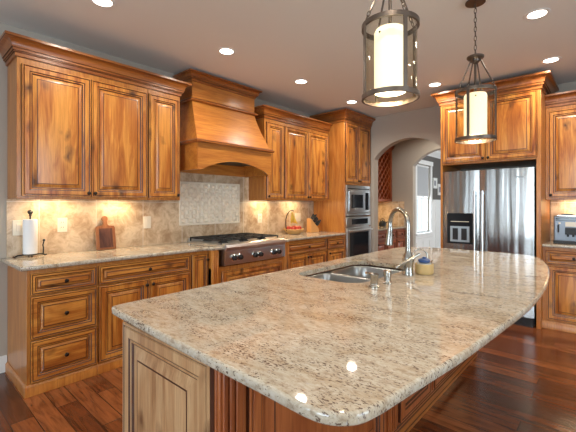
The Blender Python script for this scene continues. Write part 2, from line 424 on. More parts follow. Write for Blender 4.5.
# interior casing, stool and apron, child of the window
k = B(); c0 = WX+.034
k.box(WX, c0, WY0-.10, WY0+.005, WZ0-.02, WZ1+.1); k.box(WX, c0, WY1-.005, WY1+.10, WZ0-.02, WZ1+.1)
k.box(WX, c0+.012, WY0-.13, WY1+.13, WZ1, WZ1+.11); k.box(WX-.05, c0+.05, WY0-.13, WY1+.13, WZ0-.04, WZ0)
k.box(WX-.005, c0, WY0-.10, WY1+.10, WZ0-.13, WZ0-.04)
k.build('window_casing', M['white'], w1, bevel=.004)
win('window_2', 'y', yb-.08, -2.9, -2.3, .45, 2.4, 1, 2)
win('window_3', 'y', yb-.08, -1.3, 1.1, .45, 2.4, 4, 2)
win('added_window_5', 'x', .56, 8.2, 10.6, .6, 2.4, 3, 1)  # unseen window added to let light into the dining room
win('added_window_4', 'x', xr+.08, -.05, 2.45, .1, 2.45, 3, 1)  # unseen right-hand window added for its daylight
# baseboards, wainscot, crown in the dining room
def bb(name, path, side=1):
    struct(B().sweep(path, [(0,0),(.016,0),(.016,.10),(.010,.125),(0,.13)], side=side), name, M['white'], angle=30)
bb('baseboard_left', [(WX, -3.6), (WX, .648)])
bb('baseboard_front', [(WX, -3.6), (3.6, -3.6)], side=-1)
b = B(); x0 = WX; x1 = WX+.015
for a, c, t in ((6.93, WY0-.11, 1.44), (WY1+.11, 12.35, 1.44), (WY0-.11, WY1+.11, .485)): b.box(x0, x1, a, c, 0, t)
y = 7.05
while y < 12.3:
    if y < WY0-.2 or y > WY1+.2: b.box(x1, x1+.014, y, y+.07, .14, 1.36)
    else: b.box(x1, x1+.014, y, y+.07, .14, .40)
    y += .42
for a, c in ((6.93, WY0-.13), (WY1+.13, 12.35)):
    b.box(x1, x1+.014, a, c, 1.36, 1.44); b.box(x0, x1+.035, a, c, 1.44, 1.47)
b.box(x1, x1+.018, 6.93, 12.35, 0, .14); b.box(x1, x1+.014, WY0-.1, WY1+.1, .40, .485)
struct(b, 'trim_wainscot', M['white'], smooth=False)
struct(B().sweep([(WX, 6.93), (WX, 12.35)], [(0, 2.62), (.015, 2.62), (.02, 2.65), (.05, 2.69), (.09, 2.74), (.10, 2.79), (0, 2.79)]), 'trim_dining_crown', M['white'], angle=25)
# backsplashes
struct(B().box(WX, WX+.014, .645, 4.635, .90, 1.385).box(WX, WX+.014, 2.025, 3.235, 1.385, 1.72), 'backsplash_left', M['splash'], smooth=False)
struct(B().box(-.57, .9, YB-.014, YB, .90, 1.40), 'backsplash_back', M['splash'], smooth=False)
struct(B().box(WX, WX+.014, YB+.14, 6.79, .90, 1.40).box(WX+.014, -3.05, 6.786, 6.80, .90, 1.40), 'backsplash_pantry', M['splash'], smooth=False)

# ================================================================== CABINET KIT (local frame: front faces -y, x is width)
def front(name, x0, x1, z0, z1, parent, rail=None, bv=None, wm=None, pm=None, y=0.0, t=.02, knob=None, loc0=(0,0)):
    """door / drawer front: profiled frame, raised centre panel as its child, knob as its child"""
    h = z1-z0; w_ = x1-x0; s = min(w_, h)
    if rail is None: rail = .056 if s > .31 else (.046 if s > .19 else .032)
    k = rail/.058
    def ring(o, d): return [(x0+o, y-d, z0+o), (x1-o, y-d, z0+o), (x1-o, y-d, z1-o), (x0+o, y-d, z1-o)]
    seq = [(0, 0, 1), (0, t-.004, 0), (.003, t, 0), (.009*k, t, 1), (.009*k+.006, t-.0045, 0), (.012*k+.006, t, 0),
           (rail-.003*k-.007, t, 1), (rail-.003*k, t-.005, 0), (rail+.005*k, t-.006, 1), (rail+.013*k, t-.013, 1)]
    b = B(); b.rings([ring(o, d) for o, d, m in seq], [m for o, d, m in seq[:-1]], cap0=True, cap1=False)
    o = b.build(name, [wm or M['alder'], M['glaze']], parent, angle=20)
    r2 = rail+.013*k
    bev = (.042 if bv is None and rail > .06 else .026 if s > .31 else .018)*max(k, .8)
    seq = [(r2-.002, t-.019, 0), (r2-.002, t-.013, 0), (r2+.005*k, t-.013, 0), (r2+.006*k+bev*.8, t-.004, 1), (r2+.006*k+bev*.8+.006, t-.003, 0)]
    b = B(); b.rings([ring(a, d) for a, d, m in seq], [m for a, d, m in seq[:-1]], cap0=False, cap1=False)
    last = ring(seq[-1][0], seq[-1][1]); n = len(b.v); b.v += last; b.f.append([n, n+1, n+2, n+3]); b.m.append(0)
    b.build('raised_panel', [pm or wm or M['alder'], M['glaze']], o, angle=20)
    if knob:
        kx, kz = knob
        add_knob(kx, y-t, kz, o)
    return o
def add_knob(kx, ky, kz, par):
    b = B(); prof = [(.005, 0), (.005, .008), (.012, .014), (.0155, .021), (.012, .028), (.004, .030)]
    rings = [[(kx+r*math.cos(2*PI*i/12), ky-d, kz+r*math.sin(2*PI*i/12)) for i in range(12)] for r, d in prof]
    b.rings(rings); return b.build('knob', M['bronze'], par, angle=50)
def cabinet(name, label, cat, loc, rz, w_, d, z0, z1, fronts, base=False, wm=None, group=None, sidem=None):
    t = thing(name, label, cat, loc, rz, group)
    if z0 > .5:      # recessed floor behind a bottom rail
        b = B().box(0, w_, 0, d, z0+.026, z1); b.box(0, w_, 0, .02, z0, z0+.026); b.box(0, .016, .02, d, z0, z0+.026); b.box(w_-.016, w_, .02, d, z0, z0+.026)
    else: b = B().box(0, w_, 0, d, z0, z1)
    if base:
        b.sweep([(0, d), (0, -.0), (w_, -.0), (w_, d)] if base == 'both' else ([(0, d), (0, 0), (w_, 0)] if base == 'left' else [(0, 0), (w_, 0)]),
                [(-.004, .0), (.016, 0), (.016, .062), (.010, .072), (.003, .080), (-.004, .080)], side=-1 if False else 1)
    b.build('body', sidem or M['alder_side'], t, bevel=.002)
    for f in fronts:
        kind, x0, x1, a, c, kn = f[:6]
        hor = kind == 'drawer'
        front({'door': 'door', 'drawer': 'drawer', 'panel': 'panel'}[kind], x0, x1, a, c, t,
              wm=(wm or (M['alder_h'] if hor else M['alder'])), pm=(M['alder_h'] if hor else None) if not wm else wm, knob=kn)
    return t
LW = PI/2                              # rotation for cabinets whose front faces +x
FX = -3.03                             # face of the base cabinets on the left wall
def yy(a): return a
# ---- base cabinets on the left wall
def dr(x0, x1, z0, z1): return ('drawer', x0, x1, z0, z1, ((x0+x1)/2, (z0+z1)/2))
D = .598
cabinet('base_cabinet', 'three-drawer base cabinet at the near end, under the paper towel roll', 'cabinet', (FX, .652, 0), LW, .458, D, 0, .88,
        [dr(.022, .452, .705, .853), dr(.022, .452, .395, .690), dr(.022, .452, .092, .380)], base='left')
cabinet('base_cabinet', 'base cabinet with one wide drawer over two doors, under the wooden paddle board', 'cabinet', (FX, 1.112, 0), LW, .846, D, 0, .88,
        [dr(.012, .834, .705, .853), ('door', .012, .420, .092, .690, (.395, .645)), ('door', .426, .834, .092, .690, (.452, .645))], base='plain')
cabinet('base_cabinet', 'narrow one-door base cabinet just left of the gas rangetop', 'cabinet', (FX, 1.960, 0), LW, .20, D, 0, .88,
        [('door', .010, .192, .092, .853, (.176, .795))], base='plain')
RX = -2.975
rc = cabinet('range_cabinet', 'projecting base cabinet under the gas rangetop with one broad panelled front', 'cabinet', (RX, 2.163, 0), LW, 1.144, .653, 0, .70,
        [('panel', .125, 1.02, .14, .655, None)], base='plain')
for x0 in (0.0, 1.060):
    b = B(); b.box(x0, x0+.084, -.012, .05, .082, .88); b.box(x0+.012, x0+.024, -.019, -.012, .12, .86); b.box(x0+.036, x0+.048, -.019, -.012, .12, .86); b.box(x0+.060, x0+.072, -.019, -.012, .12, .86)
    b.box(x0, x0+.084, .05, .63, .70, .88)
    b.build('pilaster', M['alder'], rc, bevel=.002)
cabinet('base_cabinet', 'base cabinet right of the rangetop, one wide drawer over two doors', 'cabinet', (FX, 3.309, 0), LW, .87, D, 0, .88,
        [dr(.03, .858, .705, .853), ('door', .03, .440, .092, .690, (.414, .645)), ('door', .446, .858, .092, .690, (.472, .645))], base='plain')
cabinet('base_cabinet', 'narrow base cabinet with a drawer over a door, beside the oven tower', 'cabinet', (FX, 4.181, 0), LW, .455, D, 0, .88,
        [dr(.010, .445, .705, .853), ('door', .010, .445, .092, .690, (.04, .645))], base='plain')
# ---- upper cabinets
UX = -3.32; UD = .308
cabinet('wall_cabinet', 'knotty alder wall cabinet with two tall doors above the paper towel roll', 'cabinet', (UX, .652, 0), LW, 1.022, UD, 1.383, 2.45,
        [('door', .030, .512, 1.405, 2.405, (.490, 1.435)), ('door', .518, 1.014, 1.405, 2.405, (.540, 1.435))])
cabinet('wall_cabinet', 'narrow single-door wall cabinet left of the wooden range hood', 'cabinet', (UX, 1.676, 0), LW, .346, UD, 1.383, 2.45,
        [('door', .008, .326, 1.405, 2.405, (.306, 1.435))])
cabinet('wall_cabinet', 'narrow single-door wall cabinet partly hidden behind the hood', 'cabinet', (UX, 3.237, 0), LW, .365, UD, 1.395, 2.45,
        [('door', .03, .357, 1.417, 2.405, (.05, 1.447))])
cabinet('wall_cabinet', 'wall cabinet with two doors between the range hood and the oven tower', 'cabinet', (UX, 3.604, 0), LW, 1.028, UD, 1.395, 2.45,
        [('door', .008, .508, 1.417, 2.405, (.486, 1.447)), ('door', .514, 1.012, 1.417, 2.405, (.536, 1.447))])
def crown_prof(zb, zt, out, back=0):
    h = zt-zb
    pts = [(back, zb), (.012, zb), (.012, zb+h*.20), (.020, zb+h*.21), (.020, zb+h*.26), (.028, zb+h*.27), (.028, zb+h*.40), (.036, zb+h*.41), (.036, zb+h*.46)]
    mats = [0, 0, 1, 0, 1, 0, 1, 0, 0]
    for k in range(1, 6):
        a = PI/2*k/5; pts.append((.036+(out-.010-.036)*(1-math.cos(a)), zb+h*.46+(h*.82-h*.46)*math.sin(a))); mats.append(0)
    pts += [(out-.004, zb+h*.84), (out, zb+h*.86), (out, zt), (back, zt)]; mats += [1, 0, 0, 0]
    return pts, mats[:len(pts)] + [0]*(len(pts)-len(mats))
def crown(name, label, path, zb, zt, out, parent=None, wm=None):
    pr, ms = crown_prof(zb, zt, out)
    o = B().sweep(path, pr, ms).build(name, [wm or M['alder_y'], M['glaze']], parent, angle=28)
    if parent is None: tag(o, label, 'crown molding')
    return o
crown('crown_molding', 'stepped crown moulding along the top of the left wall cabinets', [(WX, 2.022), (UX, 2.022), (UX, .652), (WX, .652)][::-1], 2.452, 2.588, .085)
crown('crown_molding', 'stepped crown moulding on the wall cabinets between hood and oven tower', [(WX, 3.237), (UX, 3.237), (UX, 4.628)], 2.452, 2.588, .085)
# ================================================================== OVEN TOWER
TY0, TW = 4.640, .782
tw = thing('oven_tower', 'full-height alder cabinet tower housing the microwave and the wall oven', 'cabinet', (FX, TY0, 0), LW)
b = B()
b.box(0, .022, 0, .596, 0, 2.66); b.box(TW-.022, TW, 0, .596, 0, 2.66); b.box(.022, TW-.022, .58, .596, 0, 2.66)
b.box(.022, TW-.022, 0, .58, 1.645, 2.66); b.box(.022, TW-.022, 0, .58, 0, .27); b.box(.022, .04, 0, .1, .27, 1.645); b.box(TW-.04, TW-.022, 0, .1, .27, 1.645)
b.build('body', M['alder_side'], tw, bevel=.002)
front('door', .02, .386, 1.68, 2.60, tw, knob=(.36, 1.71)); front('door', .392, TW-.02, 1.68, 2.60, tw, knob=(.418, 1.71))
pr, ms = crown_prof(2.60, 2.762, .095)
B().sweep([(0, .19), (0, 0), (TW, 0), (TW, .596)], [(-.001, 2.598)]+pr[1:-1]+[(-.001, 2.762)], ms).build('crown_cap', [M['alder_y'], M['glaze']], tw, angle=28)
B().sweep([(0, .596), (0, .185)], [(-.001, 2.598)]+pr[1:-1]+[(-.001, 2.762)], ms).build('crown_cap', [M['alder_y'], M['glaze']], tw, angle=28)

mw = thing('microwave_oven', 'stainless built-in microwave above the wall oven', 'microwave', (FX, TY0, 0), LW)
def frame(b, x0, x1, z0, z1, t, y0, y1, m=0):
    b.box(x0, x0+t, y0, y1, z0, z1, m); b.box(x1-t, x1, y0, y1, z0, z1, m); b.box(x0+t, x1-t, y0, y1, z0, z0+t, m); b.box(x0+t, x1-t, y0, y1, z1-t, z1, m)
b = B(); frame(b, .025, TW-.025, 1.165, 1.635, .035, -.022, -.002); b.box(.06, TW-.06, -.018, -.002, 1.572, 1.60)
b.build('trim_frame', M['steel'], mw, bevel=.003)
B().box(.068, TW-.068, -.019, .0, 1.578, 1.592).build('vent_slot', M['black'], mw)
B().box(.06, TW-.06, -.016, .42, 1.205, 1.572).build('body', M['steel'], mw, bevel=.003)
b = B(); frame(b, .10, .56, 1.235, 1.545, .05, -.032, -.016); b.build('door', M['steel'], mw, bevel=.004)
B().box(.15, .51, -.026, -.017, 1.285, 1.495).build('door_window', M['blackgloss'], mw)
B().box(.60, .69, -.024, -.016, 1.25, 1.53).build('control_panel', M['blackgloss'], mw)
ov = thing('wall_oven', 'stainless single wall oven below the microwave', 'oven', (FX, TY0, 0), LW)
B().box(.025, TW-.025, -.026, -.003, .995, 1.145).build('control_panel', M['steel'], ov, bevel=.004)
B().box(.17, .66, -.0275, -.024, 1.03, 1.115).build('display', M['blackgloss'], ov)
b = B(); frame(b, .025, TW-.025, .30, .980, .075, -.034, -.003); b.build('door', M['steel'], ov, bevel=.004)
B().box(.10, TW-.10, -.028, -.006, .375, .905).build('door_window', M['blackgloss'], ov)
b = B(); b.cyl((.06, -.075, .935), (TW-.06, -.075, .935), .013); b.cyl((.09, -.03, .935), (.09, -.075, .935), .009); b.cyl((TW-.09, -.03, .935), (TW-.09, -.075, .935), .009)
b.build('handle', M['steel'], ov)
B().box(.045, TW-.045, .0, .5, .30, 1.14).build('body', M['steel'], ov)

# ================================================================== RANGE HOOD  (world coordinates)
hd = thing('range_hood', 'large tapered wooden range hood with an arched apron above the rangetop', 'range hood', (0, 0, 0))
hc = 2.642; zt = 2.66
UB = (-3.352, hc-.452, hc+.452); LB = (-3.135, hc-.530, hc+.530)      # front x, y0, y1
B().box(WX, UB[0], UB[1], UB[2], 2.47, zt+.06).build('upper_box', M['alder_plain'], hd, bevel=.002)
pr, ms = crown_prof(2.665, 2.762, .07)
B().sweep([(WX, UB[1]), (UB[0], UB[1]), (UB[0], UB[2]), (WX, UB[2])], [(-.001, 2.662)]+pr[1:-1]+[(-.001, 2.762)], ms).build('crown_cap', [M['alder_y'], M['glaze']], hd, angle=28)
bead = lambda z: [(-.01, z), (.018, z), (.030, z+.010), (.030, z+.020), (.018, z+.030), (.012, z+.040), (-.01, z+.040)]
def beadmould(X, y0, y1, z):
    p = bead(z)
    B().sweep([(WX, y0), (X, y0), (X, y1), (WX, y1)], p, [0, 0, 0, 1, 0, 0, 0]).build('bead_molding', [M['alder_y'], M['glaze']], hd, angle=40)
beadmould(UB[0], UB[1], UB[2], 2.452); beadmould(LB[0], LB[1], LB[2], 1.975)
# flared canopy with a slight concave sweep
rings = []
for k in range(9):
    t = k/8; z = 2.46+(1.99-2.46)*t; e = t**1.25
    X = UB[0]+(LB[0]-UB[0])*e; a = UB[1]+(LB[1]-UB[1])*e; c = UB[2]+(LB[2]-UB[2])*e
    rings.append([(WX, a, z), (X, a, z), (X, c, z), (WX, c, z)])
B().rings(rings).build('canopy', M['alder_plain'], hd, angle=30)
# apron: arched front board, side boards, back board
zb, ztop = 1.700, 1.985
b = B(); t = .022
def arch_board(y0, y1, zl, rise, flat, x0, x1):
    K = 20; pts = [(y0, ztop), (y0, zl), (y0+flat, zl)]
    w_ = (y1-y0-2*flat)
    for k in range(1, K): u = k/K; pts.append((y0+flat+w_*u, zl+rise*math.sin(PI*u)**.75))
    pts += [(y1-flat, zl), (y1, zl), (y1, ztop)]
    lo = pts[1:-1]
    for p, q in zip(lo, lo[1:]): b.prism([p, q, (q[0], ztop), (p[0], ztop)], 'x', x0, x1)
arch_board(LB[1], LB[2], zb, .115, .055, LB[0]-t, LB[0])
b.build('apron', M['alder_plain'], hd, angle=25)
b = B(); b.box(WX, LB[0]-t, LB[1], LB[1]+t, zb, ztop); b.box(WX, LB[0]-t, LB[2]-t, LB[2], zb, ztop); b.box(WX, WX+.03, LB[1]+t, LB[2]-t, zb, ztop)
b.build('side_boards', M['alder_plain'], hd)
B().box(WX+.03, LB[0]-t, LB[1]+t, LB[2]-t, 1.84, 1.86).build('liner', M['steel'], hd)
b = B()
for k in range(2): b.box(WX+.08, LB[0]-.09, hc-.40+k*.41, hc-.01+k*.41, 1.826, 1.839)
b.build('filter', M['black'], hd)

# ================================================================== RANGETOP
RY0, RY1, RF = 2.292, 3.178, -2.935
rt = thing('gas_rangetop', 'stainless gas rangetop with black grates and six knobs', 'cooktop', (0, 0, 0))
b = B(); b.box(WX+.02, RF-.04, RY0, RY1, .712, .926)
b.prism([(RF-.04, .715), (RF-.006, .715), (RF, .725), (RF+.012, .862), (RF+.030, .874), (RF+.038, .900), (RF+.028, .928), (RF-.002, .940), (RF-.04, .940)], 'y', RY0, RY1)
b.build('body', M['steel'], rt, angle=30)
for q in (RY0-.006, RY1): B().box(RF-.032, RF+.0215, q, q+.006, .722, .93).build('end_trim', M['steel'], rt)
gy = [RY0+.01+(RY1-RY0-.02)*k/3 for k in range(4)]
for a, c in zip(gy, gy[1:]):
    b = B(); a += .006; c -= .006; X0, X1_ = WX+.05, RF-.07; z = .958
    for y_ in (a, (a+c)/2-.006, c-.012): b.box(X0, X1_, y_, y_+.012, z, z+.014)
    for x_ in (X0, X0+(X1_-X0)/2-.006, X1_-.012, X0+(X1_-X0)*.25, X0+(X1_-X0)*.75): b.box(x_, x_+.012, a, c, z, z+.014)
    for x_ in (X0, X1_-.012):
        for y_ in (a, c-.012): b.box(x_, x_+.012, y_, y_+.012, .926, z)
    b.build('grate', M['black'], rt)
    for f in (.25, .75):
        bx_ = X0+(X1_-X0)*f; B().lathe([(.055, .926), (.055, .934), (.042, .936), (.042, .946), (.02, .95)], (bx_, (a+c)/2, 0), 18).build('burner', M['black'], rt)
B().box(WX+.022, WX+.05, RY0+.01, RY1-.01, .926, .955).build('back_guard', M['steel'], rt, bevel=.003)
for q in (.125, .215, .455, .545, .785, .875):
    ky = RY0+(RY1-RY0)*q; kz = .79
    b = B(); prof = [(.036, 0, 0), (.036, .008, 0), (.030, .012, 0), (.027, .014, 1), (.024, .045, 1), (.019, .048, 1)]
    rg = [[(RF+.007+d, ky+r*math.cos(2*PI*i/18), kz+r*math.sin(2*PI*i/18)) for i in range(18)] for r, d, _ in prof]
    b.rings(rg, [m for *_, m in prof[:-1]]).box(RF+.05, RF+.058, ky-.004, ky+.004, kz-.016, kz+.016, 1)
    b.build('knob', [M['chrome'], M['black']], rt)
# counters on the left wall
CF = FX+.032
o = slab('granite_countertop', [(WX+.002, .606), (CF, .610), (CF, 2.140), (RX+.028, 2.175), (RX+.028, 2.286), (WX+.002, 2.286)], .882, .914, M['granite'])
tag(o, 'granite countertop along the left wall from its near end to the rangetop', 'countertop')
o = slab('granite_countertop', [(WX+.002, 3.184), (RX+.028, 3.184), (RX+.028, 3.295), (CF, 3.330), (CF, 4.634), (WX+.002, 4.634)], .882, .914, M['granite'])
tag(o, 'granite countertop between the rangetop and the oven tower', 'countertop')

# woven accent tile panel behind the range
wp = thing('woven_tile_panel', 'cream basket-weave tile panel on the backsplash behind the rangetop', 'tile panel', (0, 0, 0))
PY0, PY1, PZ0, PZ1 = 2.19, 3.07, 1.105, 1.600; x0 = WX+.014
b = B(); 
def bxx(y0_, y1_, z0_, z1_): b.box(x0, x0+.012, y0_, y1_, z0_, z1_)
bxx(PY0, PY0+.02, PZ0, PZ1); bxx(PY1-.02, PY1, PZ0, PZ1); bxx(PY0+.02, PY1-.02, PZ0, PZ0+.02); bxx(PY0+.02, PY1-.02, PZ1-.02, PZ1)
b.build('border', M['weave'], wp, bevel=.004)
b = B(); ny, nz = 16, 9; dy = (PY1-PY0-.04)/ny; dz = (PZ1-PZ0-.04)/nz
b.box(x0, x0+.002, PY0+.02, PY1-.02, PZ0+.02, PZ1-.02)
for i in range(ny):
    for j in range(nz):
        ya, za = PY0+.02+i*dy, PZ0+.02+j*dz; hz = (i+j) % 2; K = 5; rg = []
        for k in range(K+1):
            u = k/K; hgt = .002+.015*math.sin(PI*u)
            g = .006
            if hz: p = ya+dy*(u*1.0); rg.append([(x0+.001, p, za+g), (x0+hgt, p, za+g), (x0+hgt, p, za+dz-g), (x0+.001, p, za+dz-g)])
            else: p = za+dz*u; rg.append([(x0+.001, ya+g, p), (x0+hgt, ya+g, p), (x0+hgt, ya+dy-g, p), (x0+.001, ya+dy-g, p)])
        b.rings(rg)
b.build('woven_tiles', M['weave'], wp, angle=50)

# ================================================================== FRIDGE AND BACK WALL CABINETS
YF = 4.70
fr = thing('refrigerator', 'stainless side-by-side refrigerator with an ice and water dispenser', 'refrigerator', (-1.6, YF, 0))
FWd, spl = .962, .422
B().box(.004, FWd-.004, .045, .70, .012, 1.742).build('case', M['black'], fr)
def fdoor(x0_, x1_, name='door', lab=None):
    b = B(); K = 8; pr_ = []
    for k in range(K+1): u = k/K; pr_.append((x0_+(x1_-x0_)*u, -.012*math.sin(PI*u)**.5))
    poly = [(x1_, .04), (x0_, .04)]+pr_
    b.prism(poly, 'z', .10, 1.748); o = b.build(name, M['fridge'], fr, angle=25); return o
d1 = fdoor(.002, spl-.003); d2 = fdoor(spl+.003, FWd-.002)
for d_, hx in ((d1, spl-.042), (d2, spl+.042)):
    b = B(); pts = []
    for k in range(13): u = k/12; pts.append((hx, -.058-.010*math.sin(PI*u), .42+1.08*u))
    b.tube(pts, .0125, 10); b.cyl((hx, -.01, .45), (hx, -.06, .45), .010, n=10); b.cyl((hx, -.01, 1.47), (hx, -.06, 1.47), .010, n=10)
    b.build('handle', M['steel'], d_)
dp = B().box(.055, .355, -.020, .0, .86, 1.235).build('dispenser', M['blackgloss'], d1, bevel=.006)
b = B(); b.box(.10, .31, -.023, -.019, 1.128, 1.136)
b.build('dispenser_buttons', M['plate'], d1)
b = B(); b.box(.095, .315, -.022, -.0195, .885, 1.075); b.build('dispenser_tray', plain('dispenser_grey', (.42,.50,.56), .35, metal=.3), d1)
b = B(); b.box(.125, .185, -.030, -.021, .91, 1.05); b.box(.225, .285, -.030, -.021, .91, 1.05); b.build('paddle', M['black'], d1)
B().box(.80, .87, -.0125, -.006, 1.64, 1.652).build('badge', M['chrome'], d2)
B().box(.01, FWd-.01, -.002, .04, .0, .095).build('base_grille', M['black'], fr)
# surround: end panels and the bridge cabinet as one built-in
fc = thing('refrigerator_cabinet', 'deep alder cabinet bridging over the refrigerator, with tall end panels', 'cabinet', (-1.628, 4.695, 0))
WF = 1.050
b = B(); b.box(0, .026, 0, .72, 0, 2.62); b.box(WF-.042, WF, 0, .72, 0, 2.62)
b.build('end_panels', M['alder_side'], fc, bevel=.003)
B().box(.026, WF-.042, .0, .72, 1.832, 2.62).build('body', M['alder_side'], fc)
front('door', .020, .515, 1.855, 2.575, fc, knob=(.49, 1.885)); front('door', .523, WF-.030, 1.855, 2.575, fc, knob=(.548, 1.885))
pr, ms = crown_prof(2.585, 2.735, .09)
B().sweep([(0, .72), (0, 0), (WF, 0), (WF, .72)], [(-.001, 2.583)]+pr[1:-1]+[(-.001, 2.735)], ms).build('crown_cap', [M['alder_y'], M['glaze']], fc, angle=28)
cabinet('wall_cabinet', 'wall cabinet above the coffee machine, right of the refrigerator', 'cabinet', (-.577, 5.05, 0), 0, 1.05, .372, 1.395, 2.44,
        [('door', .025, .52, 1.417, 2.395, (.05, 1.447)), ('door', .53, 1.03, 1.417, 2.395, (1.0, 1.447))])
crown('crown_molding', 'crown moulding on the wall cabinet right of the refrigerator', [(-.577, 5.05), (.473, 5.05), (.473, 5.42)], 2.442, 2.575, .085)
cabinet('base_cabinet', 'base cabinet with a drawer over a door below the coffee machine', 'cabinet', (-.577, 4.79, 0), 0, 1.05, .63, 0, .88,
        [dr(.025, .52, .700, .853), ('door', .045, .52, .105, .685, (.48, .60)), dr(.53, 1.03, .700, .853), ('door', .53, 1.03, .105, .685, (.58, .60))], base='plain')
o = slab('granite_countertop', [(-.574, 4.757), (.49, 4.757), (.49, 5.414), (-.574, 5.414)], .882, .914, M['granite'])
tag(o, 'granite countertop under the coffee machine, right of the refrigerator', 'countertop')
# ================================================================== PANTRY BEYOND THE ARCH
for i, (a, w_, lb) in enumerate(((5.60, .40, 'pantry base cabinet nearest the arch, mostly hidden by the oven tower'), (6.00, .39, 'middle pantry base cabinet seen through the arch'), (6.39, .385, 'pantry base cabinet farthest through the arch, against the inner wall'))):
    cabinet('pantry_cabinet', lb, 'cabinet', (FX, a, 0), LW, w_-.004, .585, 0, .88,
        [('drawer', .012, w_-.016, .705, .853, (w_/2, .78)), ('door', .012, w_-.016, .092, .690, (.04, .645))], base='plain', wm=M['cherry'], sidem=M['cherry'])
o = slab('granite_countertop', [(WX+.018, 5.58), (CF, 5.58), (CF, 6.782), (WX+.018, 6.782)], .882, .914, M['granite'])
tag(o, 'granite countertop of the pantry beyond the arch', 'countertop')
wr = thing('wine_rack_cabinet', 'reddish wall cabinet with a diagonal lattice wine rack, through the arch', 'wine rack', (-3.30, 5.62, 0), LW)
w_ = 1.16; z0, z1 = 1.40, 2.42
b = B(); b.box(0, .03, 0, .315, z0, z1); b.box(w_-.06, w_, 0, .315, z0, z1); b.box(.03, w_-.06, 0, .315, z0, z0+.05); b.box(.03, w_-.06, 0, .315, z1-.06, z1); b.box(.03, w_-.06, .30, .315, z0+.05, z1-.06)
b.build('body', M['cherry'], wr, bevel=.002)
b = B(); step = .15; xa, xb, za, zb_ = .03, w_-.06, z0+.05, z1-.06
def clipseg(c, sgn):
    pts = []
    for t_ in range(0, 201):
        x = xa+(xb-xa)*t_/200; z = c+sgn*(x-xa)
        if za <= z <= zb_: pts.append((x, z))
    return (pts[0], pts[-1]) if len(pts) > 5 else None
for k in range(-12, 24):
    for sgn in (1, -1):
        s_ = clipseg(za+k*step, sgn)
        if s_:
            (xA, zA), (xB, zB) = s_; q = .011
            yA, yB = (.012, .026) if sgn > 0 else (.028, .042)
            b.add([(xA-q, yA, zA), (xA+q, yA, zA), (xB+q, yA, zB), (xB-q, yA, zB), (xA-q, yB, zA), (xA+q, yB, zA), (xB+q, yB, zB), (xB-q, yB, zB)],
                  [(3,2,1,0),(4,5,6,7),(0,1,5,4),(1,2,6,5),(2,3,7,6),(3,0,4,7)])
b.build('lattice', M['cherry'], wr, smooth=False)
pr, ms = crown_prof(2.415, 2.50, .06)
B().sweep([(0, .315), (0, 0), (w_, 0)], [(-.001, 2.413)]+pr[1:-1]+[(-.001, 2.50)], ms).build('crown_cap', [M['cherry'], M['glaze']], wr, angle=28)
kt = thing('tea_kettle', 'dark kettle on the pantry counter beyond the arch', 'kettle', (-3.36, 6.50, .914))
B().lathe([(.055, 0), (.072, .012), (.075, .045), (.060, .085), (.03, .105), (.012, .110), (.012, .125), (.001, .128)]).build('body', M['black'], kt)
b = B(); b.tube([(.0+.05*math.cos(a), 0, .085+.065*math.sin(a)) for a in [PI*k/10 for k in range(11)]], .006); b.build('handle', M['black'], kt)
B().cyl((.055, 0, .05), (.105, 0, .095), .014, .008).build('spout', M['black'], kt)
# dining room
sh = thing('roller_shade', 'grey shade drawn halfway down the dining room window', 'window shade', (WX-.03, 9.21, 0))
B().cyl((0, -.43, 2.325), (0, .43, 2.325), .022, n=12).build('roller', M['white'], sh)
B().box(-.004, .0, -.425, .425, 1.56, 2.32).build('fabric', plain('shade_fabric', (.42,.43,.44), .9), sh)
B().box(-.010, .006, -.425, .425, 1.54, 1.565).build('bottom_bar', M['white'], sh)
for (ya, yb_, za, zb_, lb) in ((9.85, 10.13, 1.78, 2.06, 'framed picture hanging nearer the dining room window'), (10.20, 10.50, 1.60, 1.91, 'framed picture farther along the charcoal dining wall, lower than its neighbour')):
    p_ = thing('framed_picture', lb, 'picture', (X1, (ya+yb_)/2, (za+zb_)/2), LW, 'pictures on the charcoal wall')
    W2, H2 = (yb_-ya)/2, (zb_-za)/2
    b = B(); frame(b, -W2, W2, -H2, H2, .02, -.02, 0); b.build('frame', M['white'], p_)
    B().box(-W2+.02, W2-.02, -.008, 0, -H2+.02, H2-.02).build('mat_board', M['white'], p_)
    B().box(-W2*.45, W2*.45, -.010, -.007, -H2*.5, H2*.5).build('print', plain('print_grey', (.22,.22,.24), .6), p_)
# ================================================================== ISLAND
isl = thing('island_cabinet', 'kitchen island cabinet of knotty alder under the big granite top', 'kitchen island', (0, 0, 0))
IX0, IX1, IY0, IY1 = -1.535, -.915, .682, 3.48
b = B(); b.box(IX0, IX0+.03, IY0, IY1, 0, .882); b.box(IX1-.03, IX1, IY0, IY1, 0, .882)
b.box(IX0+.03, IX1-.03, IY0, IY0+.03, 0, .882); b.box(IX0+.03, IX1-.03, IY1-.03, IY1, 0, .882); b.box(IX0+.03, IX1-.03, IY0+.03, IY1-.03, .05, .08)
b.build('body', M['alder_red'], isl, bevel=.003)
B().sweep([(IX0, IY0), (IX1, IY0), (IX1, IY1), (IX0, IY1)], [(-.004, 0), (.018, 0), (.018, .020), (.014, .024), (.014, .058), (.009, .064), (.009, .072), (.003, .080), (-.004, .080)], [0, 0, 1, 0, 1, 0, 1, 0, 0], closed=True).build('base_molding', [M['alder_y'], M['glaze']], isl, angle=25)
def sub(px, py, rz, fn):      # run fn with fronts built in a local frame and parented to the island
    pre = set(bpy.data.objects); fn()
    for o in set(bpy.data.objects)-pre:
        if o.parent == isl: o.location = (px, py, 0); o.rotation_euler.z = rz
sub(IX0, IY0, 0, lambda: front('end_panel', .004, .612, .095, .850, isl, rail=.066, wm=M['daylit_alder']))
L = IY1-IY0
